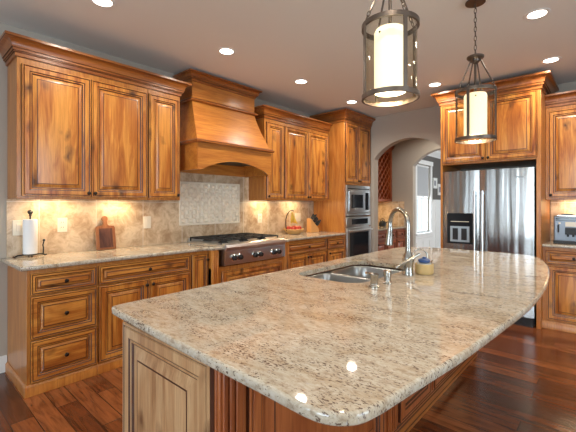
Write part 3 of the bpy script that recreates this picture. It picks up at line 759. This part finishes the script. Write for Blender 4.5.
def side():
    for a, c in ((.125, 1.075), (1.275, 1.725), (1.80, 2.66)): front('side_panel', a, c, .095, .85, isl, rail=.062, wm=M['alder_red'])
sub(IX1, IY0, LW, side)
for y0_ in (0.0, 1.13, 1.735, 2.70):
    b = B(); b.box(y0_+.004, y0_+(.105 if y0_ != 1.735 else .055), -.012, 0, .082, .880)
    for q in ((.014, .040, .066) if y0_ != 1.735 else (.02,)): b.box(y0_+q, y0_+q+.014, -.022, -.012, .10, .86)
    o = b.build('pilaster', M['alder_red'], isl, bevel=.003); o.location = (IX1, IY0, 0); o.rotation_euler.z = LW
# back side of the island (towards the range): doors
def back():
    for k in range(4): a = .05+k*.68; front('door', a, a+.66, .095, .85, isl, knob=(a+.6, .78))
sub(IX0, IY1, -LW, back)

def catmull(pts, n=8):
    out = []; L_ = len(pts)
    for i in range(L_):
        p0, p1, p2, p3 = [Vector(pts[(i+k) % L_]) for k in (-1, 0, 1, 2)]
        t0 = 0; t1 = t0+(p1-p0).length**.5; t2 = t1+(p2-p1).length**.5; t3 = t2+(p3-p2).length**.5
        for k in range(n):
            t = t1+(t2-t1)*k/n
            a1 = p0*((t1-t)/(t1-t0))+p1*((t-t0)/(t1-t0)); a2 = p1*((t2-t)/(t2-t1))+p2*((t-t1)/(t2-t1)); a3 = p2*((t3-t)/(t3-t2))+p3*((t-t2)/(t3-t2))
            b1 = a1*((t2-t)/(t2-t0))+a2*((t-t0)/(t2-t0)); b2 = a2*((t3-t)/(t3-t1))+a3*((t-t1)/(t3-t1))
            out.append(tuple(b1*((t2-t)/(t2-t1))+b2*((t-t1)/(t2-t1))))
    return out
# plan outline, counter-clockwise
R_ = []
R_ += [(-1.598, 1.5), (-1.588, 1.05), (-1.578, .80)]
R_ += [(-1.573+.03*(1-math.cos(a)), .655-.03*math.sin(a)) for a in [PI/2*k/2 for k in range(3)]]
R_ += [(-1.4, .618), (-1.2, .611), (-.85, .602), (-.62, .598)]
cxr, cyr, rr = -.480, .700, .105
R_ += [(cxr+rr*math.sin(a), cyr-rr*math.cos(a)) for a in [math.radians(d) for d in (0, 20, 40, 60, 80)]]
R_ += [(-.352, .86), (-.322, 1.10), (-.292, 1.45), (-.265, 1.85), (-.262, 2.25), (-.285, 2.65), (-.325, 3.0), (-.385, 3.30)]
R_ += [(-.435, 3.48), (-.50, 3.585), (-.62, 3.64), (-.9, 3.655), (-1.2, 3.64), (-1.42, 3.60), (-1.54, 3.52), (-1.595, 3.38), (-1.605, 3.1), (-1.603, 2.3)]
outline = catmull(R_, 5)
SX0, SX1, SY0, SY1 = -1.465, -1.005, 1.665, 2.430
hole = rrect(SX0, SX1, SY0, SY1, [.13, .13, .10, .10], 8)
top = slab('granite_countertop', outline, .884, .914, M['granite'], holes=[hole])
tag(top, 'large bow-sided polished granite top of the kitchen island', 'countertop')
# ---- sink (hangs under the stone)
sk = thing('double_sink', 'undermount stainless double bowl sink in the island', 'sink', (0, 0, 0))
bm = bmesh.new(); zf = .8835
def loop(pl, z): return [bm.verts.new((x, y, z)) for x, y in pl]
bowls = [rrect(SX0-.004, SX1+.004, SY0-.004, 2.018, [.13, .05, .05, .10], 8), rrect(SX0-.004, SX1+.004, 2.048, SY1+.004, [.05, .13, .10, .05], 8)]
zd = .872
fl = loop(rrect(SX0-.02, SX1+.02, SY0-.02, SY1+.02, .12, 8), zd)
edges = []
def ed(Lp): return [bm.edges.get((Lp[i], Lp[(i+1) % len(Lp)])) or bm.edges.new((Lp[i], Lp[(i+1) % len(Lp)])) for i in range(len(Lp))]
edges += ed(fl)
for pl in bowls:
    Ls = [loop(pl, zd), loop(inset(pl, .006), zd-.008), loop(inset(pl, .012), zd-.10), loop(inset(pl, .018), .715), loop(inset(pl, .035), .694), loop(inset(pl, .06), .688)]
    for a, c in zip(Ls, Ls[1:]):
        for i in range(len(a)): bm.faces.new((a[i], a[(i+1) % len(a)], c[(i+1) % len(a)], c[i]))
    bm.faces.new(Ls[-1]); edges += ed(Ls[0])
bmesh.ops.triangle_fill(bm, use_beauty=True, use_dissolve=False, edges=edges, normal=(0, 0, 1))
bmesh.ops.recalc_face_normals(bm, faces=bm.faces)
me = bpy.data.meshes.new('basin'); bm.to_mesh(me); bm.free(); me.materials.append(M['sinksteel']); me.shade_smooth(); me.set_sharp_from_angle(angle=math.radians(50)); flat_tops(me)
o = bpy.data.objects.new('basin', me); COL.objects.link(o); o.parent = sk
for y_ in (1.84, 2.24): B().lathe([(.045, 0), (.045, .003), (.035, .004), (.03, -.0), (.005, -.0)], (-1.24, y_, .6885), 20).build('drain', M['chrome'], sk)
# ---- faucet
fx, fy = -.925, 2.115
fa = thing('kitchen_faucet', 'tall brushed nickel gooseneck faucet with pull-down spray behind the sink', 'faucet', (fx, fy, .914), math.radians(-27))
B().lathe([(.032, 0), (.032, .012), (.029, .018), (.029, .06), (.034, .075), (.034, .105), (.024, .125), (.017, .145), (.0165, .16)]).build('base', M['nickel'], fa)
pts = [(0, 0, .14), (0, 0, .22), (0, 0, .30)]
Rg = .088
for k in range(1, 15): a = PI*k/14*1.06; pts.append((-Rg+Rg*math.cos(a), 0, .300+Rg*math.sin(a)*1.08))
B().tube(pts, .014, 14).build('gooseneck', M['nickel'], fa)
e = Vector(pts[-1]); d_ = Vector((-.12, 0, -1)).normalized()
B().tube([e, e+d_*.012, e+d_*.03, e+d_*.075, e+d_*.115, e+d_*.122], [.016, .0195, .0185, .023, .0265, .022], 16).build('spray_head', M['nickel'], fa)
b = B(); b.tube([(q*.39+.026, q*.92-.026, .088+q*.62) for q in (-.068, -.06, -.03, .03, .065, .075)], [.006, .010, .012, .0125, .009, .006], 10)
b.build('lever_handle', M['nickel'], fa)
# ---- dispensers
sd = thing('soap_dispenser', 'brushed nickel soap dispenser with a side nozzle, nearer of two beside the sink', 'soap dispenser', (-.918, 1.685, .914))
B().lathe([(.026, 0), (.026, .008), (.020, .012), (.020, .055), (.022, .058), (.022, .068), (.001, .070)]).build('body', M['nickel'], sd)
B().tube([(0, 0, .062), (-.03, .012, .066), (-.06, .020, .062)], [.009, .008, .006], 10).build('nozzle', M['nickel'], sd)
ag = thing('air_gap_cap', 'short nickel air gap cap between soap dispenser and faucet', 'air gap', (-.905, 1.805, .914))
B().lathe([(.024, 0), (.024, .006), (.017, .010), (.017, .038), (.021, .042), (.021, .066), (.015, .072), (.001, .073)]).build('cap', M['nickel'], ag)
wf = thing('filter_faucet', 'small slim arched water filter faucet behind the scrubber cup', 'faucet', (-.905, 2.362, .914), math.radians(10))
B().lathe([(.016, 0), (.016, .01), (.010, .016), (.010, .045), (.001, .047)]).build('base', M['nickel'], wf)
pts = [(0, 0, .03), (0, 0, .09)]+[(-.043+.043*math.cos(PI*k/10*1.1), 0, .09+.043*math.sin(PI*k/10*1.1)) for k in range(1, 11)]
B().tube(pts, .0058, 10).build('spout', M['nickel'], wf)
B().tube([(.0, 0, .03), (.02, .03, .045), (.025, .045, .06)], [.006, .005, .004], 8).build('lever', M['nickel'], wf)
# ---- scrubber cup
cp = thing('ceramic_cup', 'speckled tan ceramic cup on the island beside the faucet', 'cup', (-.866, 2.215, .914))
B().lathe([(.046, 0), (.052, .004), (.054, .012), (.054, .060), (.050, .064), (.047, .060), (.047, .012), (.001, .010)], n=32, cap1=True).build('cup_body', plain('tan_ceramic', (.52,.36,.15), .5), cp)
sb_ = thing('dish_scrubber', 'blue-rimmed dish scrubber standing in the tan cup', 'scrubber', (-.866, 2.215, .925))
B().lathe([(.035, .0), (.040, .03), (.040, .055)], n=20).build('bristles', plain('pale_bristles', (.60,.62,.60), .8), sb_)
B().lathe([(.030, .060), (.035, .063), (.036, .076), (.026, .082), (.012, .084), (.010, .092), (.001, .094)], n=24).build('blue_cap', plain('blue_plastic', (.03,.075,.21), .35), sb_)
# ================================================================== COUNTER ITEMS, LEFT WALL
z = .9145
pt = thing('paper_towel_holder', 'black iron paper towel holder at the near end of the left counter', 'paper towel holder', (-3.535, .785, z), math.radians(0))
b = B()
for s_ in (1, -1): b.tube([(0, 0, .018), (0, .05*s_, .018), (0, .085*s_, .016), (0, .105*s_, .006), (0, .115*s_, .010)], .006, 8)
for s_ in (1, -1): b.tube([(0, 0, .018), (.04*s_, 0, .016), (.056*s_, 0, .006)], .006, 8)
b.cyl((0, 0, .012), (0, 0, .022), .03); b.build('scroll_base', M['black'], pt)
B().cyl((0, 0, .02), (0, 0, .345), .006, n=10).build('rod', M['black'], pt)
B().lathe([(.006, 0), (.012, .006), (.008, .012), (.017, .022), (.020, .033), (.015, .045), (.004, .052)], (0, 0, .332), 14).build('finial', M['black'], pt)
b = B(); b.tube([(0, .09, .014), (0, .093, .06), (0, .088, .09), (0, .096, .12)], .005, 8); b.ball((0, .096, .128), .010); b.build('side_post', M['black'], pt)
ro = thing('paper_towel_roll', 'white paper towel roll standing on the black iron holder', 'paper towels', (-3.535, .785, z+.025))
B().lathe([(.016, 0), (.049, 0), (.050, .004), (.050, .276), (.049, .28), (.016, .28)], n=32, cap0=False, cap1=False).build('roll', M['paper'], ro)
B().lathe([(.010, 0), (.018, 0), (.018, .28), (.010, .28), (.010, 0)], n=20, cap0=False, cap1=False).build('cardboard_core', plain('cardboard', (.35,.25,.16), .9), ro)
cb = thing('paddle_cutting_board', 'wooden paddle board with a dark carved square, leaning on the left backsplash', 'cutting board', (-3.552, 1.385, z))
ti = math.radians(-9)
def tilt(b):
    b.v = [(x*math.cos(ti)+zz*math.sin(ti), y, -x*math.sin(ti)+zz*math.cos(ti)) for x, y, zz in b.v]; return b
out = [(-.088, 0), (.088, 0), (.088, .205), (.078, .222), (.030, .228), (.020, .240), (.018, .268), (.026, .283), (.027, .300), (.018, .314), (0, .320)]
out = out+[(-a, c) for a, c in out[-2:1:-1]]
b = B().prism(out, 'x', 0, .018); tilt(b).build('board', M['boardwood'], cb, bevel=.003)
b = B().box(.018, .0195, -.060, .060, .020, .200); tilt(b).build('carved_square', wood('burnt_wood', (.16,.06,.035), (.09,.03,.018), (.04,.014,.009), knots=False), cb)
def outlet(name, lab, cat, wx, y, zz, w_, h_, kind, gangs=1, group=None):
    t = thing(name, lab, cat, (wx, y, zz), LW, group)
    B().box(-w_/2, w_/2, -.006, 0, -h_/2, h_/2).build('plate', M['plate'], t, bevel=.002)
    for g_ in range(gangs):
        cx_ = (g_-(gangs-1)/2)*.05
        if kind == 'outlet':
            for s_ in (1, -1):
                o = B().box(cx_-.017, cx_+.017, -.009, -.006, s_*.022-.014, s_*.022+.014).build('socket', M['plate'], t, bevel=.002)
                B().box(cx_-.009, cx_-.006, -.0096, -.009, s_*.022-.004, s_*.022+.006).box(cx_+.006, cx_+.009, -.0096, -.009, s_*.022-.004, s_*.022+.006).build('slots', M['black'], o)
        else: B().box(cx_-.015, cx_+.015, -.010, -.006, -.032, .032).build('rocker', M['plate'], t, bevel=.002)
    return t
wx = WX+.014
outlet('wall_switch', 'ivory switch plate partly behind the paper towel roll', 'switch', wx, .722, 1.15, .078, .125, 'switch')
outlet('wall_outlet', 'ivory duplex outlet between the paper towel roll and the paddle board', 'outlet', wx, 1.038, 1.160, .078, .125, 'outlet')
outlet('wall_switch', 'ivory plate on the backsplash right of the paddle board', 'switch', wx, 1.820, 1.155, .078, .125, 'switch')
outlet('wall_outlet', 'ivory outlet just right of the rangetop, beside the fruit bowl', 'outlet', wx, 3.435, 1.150, .08, .125, 'outlet')
outlet('wall_switch', 'double ivory switch plate between fruit bowl and knife block', 'switch', wx, 4.24, 1.145, .125, .125, 'switch', 2)
# fruit bowl with banana hook
fbx, fby = -3.44, 3.945
fb = thing('fruit_bowl', 'shallow woven bowl with a curved banana hook, right of the rangetop', 'bowl', (fbx, fby, z))
wick = plain('pale_wicker', (.60,.36,.13), .6)
rg = []
B().lathe([(.075, 0), (.085, .004), (.115, .035), (.140, .068), (.146, .074), (.138, .074), (.112, .040), (.080, .012), (.001, .012)], n=40).build('bowl_body', wick, fb)
b = B()
for k, zz in enumerate((.012, .026, .040, .054, .070)): r_ = (.092, .106, .119, .131, .144)[k]; b.tube([(r_*math.cos(a), r_*math.sin(a), zz) for a in [2*PI*i/32 for i in range(33)]], .0055, 6, cap=False)
b.build('woven_rings', wick, fb)
b = B(); pts = [(-.02, -.135, .05), (-.02, -.150, .14), (-.02, -.145, .22), (-.02, -.115, .29), (-.02, -.06, .335), (-.02, -.01, .345), (-.02, .02, .33)]
b.tube(pts, [.007]*6+[.005], 8); b.build('banana_hook', M['bronze'], fb)
bn = thing('banana_bunch', 'yellow bananas hanging from the hook over the fruit bowl', 'bananas', (fbx-.02, fby-.005, z+.325))
ylw = plain('banana_yellow', (.78,.52,.07), .5)
for a0 in (-.9, -.3, .35, .95):
    pts = []; 
    for k in range(9):
        u = k/8; th_ = u*1.25; rr_ = .155; pts.append(((1-math.cos(th_))*rr_*math.sin(a0)*.55, (1-math.cos(th_))*rr_*math.cos(a0)*.7+.012*a0, -.012-rr_*math.sin(th_)*1.12))
    B().tube(pts, [.004, .007, .014, .0175, .0185, .018, .016, .010, .004], 10).build('banana', ylw, bn)
app = plain('apple_red', (.50,.045,.02), .3)
for i, (ax, ay, lb) in enumerate(((.045, -.070, 'red apple at the left of the fruit bowl'), (.070, .0, 'red apple at the front centre of the fruit bowl'), (.040, .072, 'red apple at the right of the fruit bowl'), (-.045, -.058, 'red apple at the back left of the fruit bowl'), (-.045, .062, 'red apple at the back right of the fruit bowl'))):
    t = thing('apple', lb, 'apple', (fbx+ax, fby+ay, z+.045), 0, 'apples in the fruit bowl')
    B().lathe([(.004, .006), (.018, .0), (.032, .016), (.037, .038), (.032, .058), (.016, .066), (.004, .060)], n=18).build('flesh', app, t)
    B().cyl((0, 0, .060), (.004, 0, .076), .0018, n=6).build('stem', M['bronze'], t)
# knife block
kb = thing('knife_block', 'slanted beech knife block beside the oven tower', 'knife block', (-3.44, 4.40, z), math.radians(-8))
poly = [(-.02, 0), (.085, 0), (.085, .055), (.045, .125), (-.085, .20), (-.125, .15)]
poly = [(.075, 0), (.075, .060), (-.010, .215), (-.085, .170), (-.045, .09), (-.075, 0)]
# local: y is the run direction, knives lean up and forward (+x)
blk = [(-.075, 0), (.035, 0), (.085, .065), (-.015, .215), (-.070, .180)]
B().prism([(-.09, 0), (.075, 0), (.075, .055), (.000, .125), (-.09, .215)], 'x', -.05, .05).build('block', M['blockwood'], kb, bevel=.003)
kn_lab = 'black-handled knife standing in the beech knife block'
for i in range(3):
    for j in range(3):
        t_ = .2+.3*j; py = .075*(1-t_)-.09*t_*.75+.008; pz = .055+(.215-.055)*t_
        px_ = -.032+.032*i
        t = thing('kitchen_knife', kn_lab, 'knife', (0, 0, 0), 0, 'knives in the block')
        a = math.radians(-8)
        def wp_(q): return (-3.44+q[0]*math.cos(a)-q[1]*math.sin(a), 4.40+q[0]*math.sin(a)+q[1]*math.cos(a), z+q[2])
        d = Vector((.0, .62, .78)).normalized(); s0 = Vector((px_, py+.004, pz+.012)); Ln = .085+.012*((i+j) % 3)
        t.location = wp_(s0); p0 = Vector(wp_(s0))
        q0 = Vector(wp_(s0))-p0; q1 = Vector(wp_(s0+d*Ln))-p0
        B().tube([q0, q0.lerp(q1, .15), q0.lerp(q1, .85), q1], [.010, .013, .0135, .010], 8).build('handle', M['black'], t)
        B().tube([q0-(q1-q0)*.02, q0+(q1-q0)*.08], .006, 8).build('bolster', M['chrome'], t)
# ================================================================== COFFEE MACHINE
cm = thing('coffee_machine', 'silver espresso coffee machine on the right-hand counter', 'coffee machine', (-.497, 4.965, z))
sil = plain('silver_plastic', (.22,.235,.26), .35, metal=.6)
B().box(0, .285, 0, .38, .01, .30).build('body', sil, cm, bevel=.012)
B().box(.005, .28, -.07, .02, 0, .03).build('drip_tray', M['black'], cm, bevel=.004)
B().box(.02, .265, -.006, .0, .245, .28).build('control_strip', M['blackgloss'], cm, bevel=.003)
b = B(); b.box(.105, .20, -.05, .0, .10, .175); b.cyl((.13, -.03, .075), (.13, -.03, .10), .01); b.cyl((.175, -.03, .075), (.175, -.03, .10), .01); b.build('spout_block', M['black'], cm, bevel=.005)
B().box(.105, .20, -.012, .0, .185, .235).build('display', M['plate'], cm)
b = B(); b.tube([(.045, -.012, .20), (.045, -.02, .19), (.045, -.02, .12)], .008, 8); b.build('steam_wand', M['black'], cm)
b = B()
for q in (.055, .235): b.box(q-.009, q+.009, -.006, 0, .212, .230)
b.build('buttons', M['plate'], cm)
B().box(.03, .25, .04, .34, .30, .306).build('cup_rail', M['chrome'], cm)
tr = thing('bronze_tray', 'small dark dish resting on top of the coffee machine', 'dish', (-.385, 5.10, z+.3065))
B().lathe([(.035, 0), (.05, .002), (.07, .014), (.066, .014), (.047, .005), (.001, .005)], n=20).build('dish', M['bronze'], tr)
# ================================================================== PENDANTS
def pendant(x, y, phase, lab, dz=0):
    zt_, zb_ = 2.150, 1.812
    t = thing('pendant_lantern', lab, 'pendant light', (x, y, dz), phase, 'pendant lanterns over the island')
    B().lathe([(.065, 2.770-dz), (.066, 2.778-dz), (.055, 2.789-dz)], n=24).build('canopy', M['lampbronze'], t)
    b = B(); n_ = 11; a0, a1 = 2.415, 2.765-dz; hh = (a1-a0)/n_
    for k in range(n_):
        zc = a0+hh*(k+.5); pts = []
        for i in range(13):
            a = 2*PI*i/12; u, v = .0085*math.cos(a), hh*.60*math.sin(a)
            pts.append((u, 0, zc+v) if k % 2 else (0, u, zc+v))
        b.tube(pts, .0024, 6, cap=False)
    b.build('chain', M['lampbronze'], t)
    B().lathe([(.020, 2.355), (.030, 2.365), (.032, 2.375), (.050, 2.382), (.056, 2.390), (.056, 2.400), (.040, 2.408), (.010, 2.412), (.006, 2.420)], n=24).build('hub', M['lampbronze'], t)
    B().cyl((0, 0, 2.115), (0, 0, 2.36), .008, n=10).build('stem', M['lampbronze'], t)
    R0 = .128
    def band(z0_, z1_, nm): B().lathe([(R0-.004, z0_), (R0+.006, z0_), (R0+.006, z1_), (R0-.004, z1_), (R0-.004, z0_)], n=48, cap0=False, cap1=False).build(nm, M['lampbronze'], t)
    band(zt_-.011, zt_+.011, 'top_ring'); band(zb_-.011, zb_+.011, 'bottom_ring')
    for k in range(4):
        a = PI/2*k; c_, s_ = math.cos(a), math.sin(a)
        b = B(); q = R0+.001; wd = .009
        b.add([(q*c_-wd*s_*e1+dd*c_, q*s_+wd*c_*e1+dd*s_, zz) for zz in (zb_, zt_) for e1, dd in ((-1, 0), (1, 0), (1, .006), (-1, .006))],
              [(3,2,1,0),(4,5,6,7),(0,1,5,4),(1,2,6,5),(2,3,7,6),(3,0,4,7)])
        b.build('strap', M['lampbronze'], t, smooth=False)
        b = B(); p0 = Vector((R0*c_, R0*s_, zt_+.012)); p1 = Vector((.030*c_, .030*s_, 2.38)); 
        b.tube([p0+(p1-p0)*.20, p0+(p1-p0)*.24, p0+(p1-p0)*.6, p1], [.003, .0055, .005, .005], 8)
        for f0 in (.02, .11):
            mid = p0+(p1-p0)*(f0+.05); dr_ = (p1-p0).normalized(); tn = Vector((-s_, c_, 0)) if f0 < .05 else dr_.cross(Vector((-s_, c_, 0)))
            b.tube([mid+dr_*.016*math.cos(2*PI*i/10)+tn*.007*math.sin(2*PI*i/10) for i in range(11)], .0022, 6, cap=False)
        b.build('arm', M['lampbronze'], t)
    B().lathe([(R0-.006, zb_+.002), (R0-.0045, zb_+.002), (R0-.0045, zt_-.002), (R0-.006, zt_-.002), (R0-.006, zb_+.002)], n=48, cap0=False, cap1=False).build('glass_cylinder', M['lampglass'], t)
    s = B().lathe([(.072, 1.835), (.074, 1.835), (.074, 2.120), (.068, 2.133), (.020, 2.139), (.020, 2.135), (.066, 2.128), (.071, 2.118), (.071, 1.835)], n=40, cap0=False, cap1=False).build('shade', M['shade'], t)
    for k in range(3):
        a = 2*PI*k/3+.9; B().ball((.075*math.cos(a), .075*math.sin(a), 2.105), .005, 8).build('shade_screw', M['bronze'], s)
    B().lathe([(.012, 2.06), (.022, 2.03), (.028, 1.99), (.022, 1.95), (.004, 1.935)], n=16).build('bulb', M['bulb'], t)
    l = bpy.data.lights.new('pendant_glow', 'POINT'); l.energy = PEND_W; l.color = WARM; l.shadow_soft_size = .05
    o = bpy.data.objects.new('pendant_glow', l); COL.objects.link(o); o.parent = t; o.location = (0, 0, 1.86)
    return t
pendant(-.796, 1.615, math.radians(-34), 'bronze and glass pendant lantern nearest the camera, cut off at its top', .042)
pendant(-.730, 2.80, math.radians(-5), 'bronze and glass pendant lantern hanging in front of the refrigerator cabinet', -.010)
# ================================================================== RECESSED LIGHTS
labs = {(0): 'recessed ceiling light nearest the camera above the left cabinets', 1: 'recessed ceiling light in front of the range hood', 2: 'recessed ceiling light before the cabinets right of the hood',
        3: 'recessed ceiling light beside the oven tower', 4: 'recessed ceiling light between the two pendants, left of the refrigerator cabinet', 5: 'recessed ceiling light above the refrigerator cabinet at its right',
        6: 'recessed ceiling light at the top right, right of the far pendant'}
cans = [(-2.71, 1.033), (-2.72, 2.153), (-2.738, 3.27), (-2.75, 4.40), (-1.604, 4.436), (-.467, 4.462), (-.433, 3.314)]
def can(x, y, lab=None, i=0):
    t = thing('recessed_light', lab, 'ceiling light', (x, y, CH), 0, 'recessed ceiling lights')
    B().lathe([(.062, .0005), (.062, -.004), (.084, -.004), (.088, -.001), (.088, .0005)], n=32, cap0=False, cap1=False).build('trim_ring', M['white'], t)
    B().lathe([(.062, -.001), (.062, -.003), (.001, -.003)], n=32).build('diffuser', M['bulb'], t)
    l = bpy.data.lights.new('recessed_lamp', 'AREA'); l.shape = 'DISK'; l.size = .12; l.energy = CAN_W; l.color = CAN; l.spread = math.radians(150)
    o = bpy.data.objects.new('recessed_lamp', l); COL.objects.link(o); o.parent = t; o.location = (0, 0, -.006)
for i, (x, y) in enumerate(cans): can(x, y, labs[i])
can(-.44, 1.0, 'added unseen ceiling light over the near end of the island'); can(1.3, 3.3, 'added unseen ceiling light right of the frame by the right-hand counter'); can(1.3, .5, 'added unseen ceiling light behind and right of the camera')  # extra lamps out of view, added to light the kitchen
can(-1.6, -1.4, 'added unseen ceiling light behind the camera')  # extra lamp out of view, added as fill light
can(-1.6, 8.6, 'added unseen ceiling light in the dining room'); can(-2.3, 6.2, 'added unseen ceiling light inside the pantry beyond the arch')  # extra lamps out of view, added to brighten dining room and pantry
# ================================================================== UNDER CABINET LIGHTS
def ucl(lab, x, y, rz, zz, ln, pw=1.0):
    t = thing('under_cabinet_light', lab, 'under cabinet light', (x, y, zz), rz, 'under cabinet light strips')
    B().box(-ln/2, ln/2, -.02, .02, -.012, 0).build('housing', M['white'], t)
    B().box(-ln/2+.01, ln/2-.01, -.014, .014, -.0135, -.012).build('diffuser', M['undercab'], t)
    l = bpy.data.lights.new('strip_lamp', 'AREA'); l.shape = 'RECTANGLE'; l.size = ln*.9; l.size_y = .03; l.energy = UNDER_W*pw; l.color = (1, .74, .42)
    o = bpy.data.objects.new('strip_lamp', l); COL.objects.link(o); o.parent = t; o.location = (0, 0, -.016)
ucl('light strip under the left wall cabinet with two doors', -3.50, .95, LW, 1.408, .35, .75)
ucl('light strip under the left wall cabinets, nearer the hood', -3.50, 1.50, LW, 1.408, .24, .75)
ucl('light strip under the wall cabinets right of the hood', -3.50, 3.43, LW, 1.420, .28, .8); ucl('light strip under the two-door cabinet right of the hood', -3.50, 4.05, LW, 1.420, .35, .6)
ucl('light strip under the wall cabinet over the coffee machine', -.2, 5.30, 0, 1.420, .50, 1.3)
ucl('light strip under the wine rack cabinet in the pantry', -3.50, 6.3, LW, 1.399, .5)
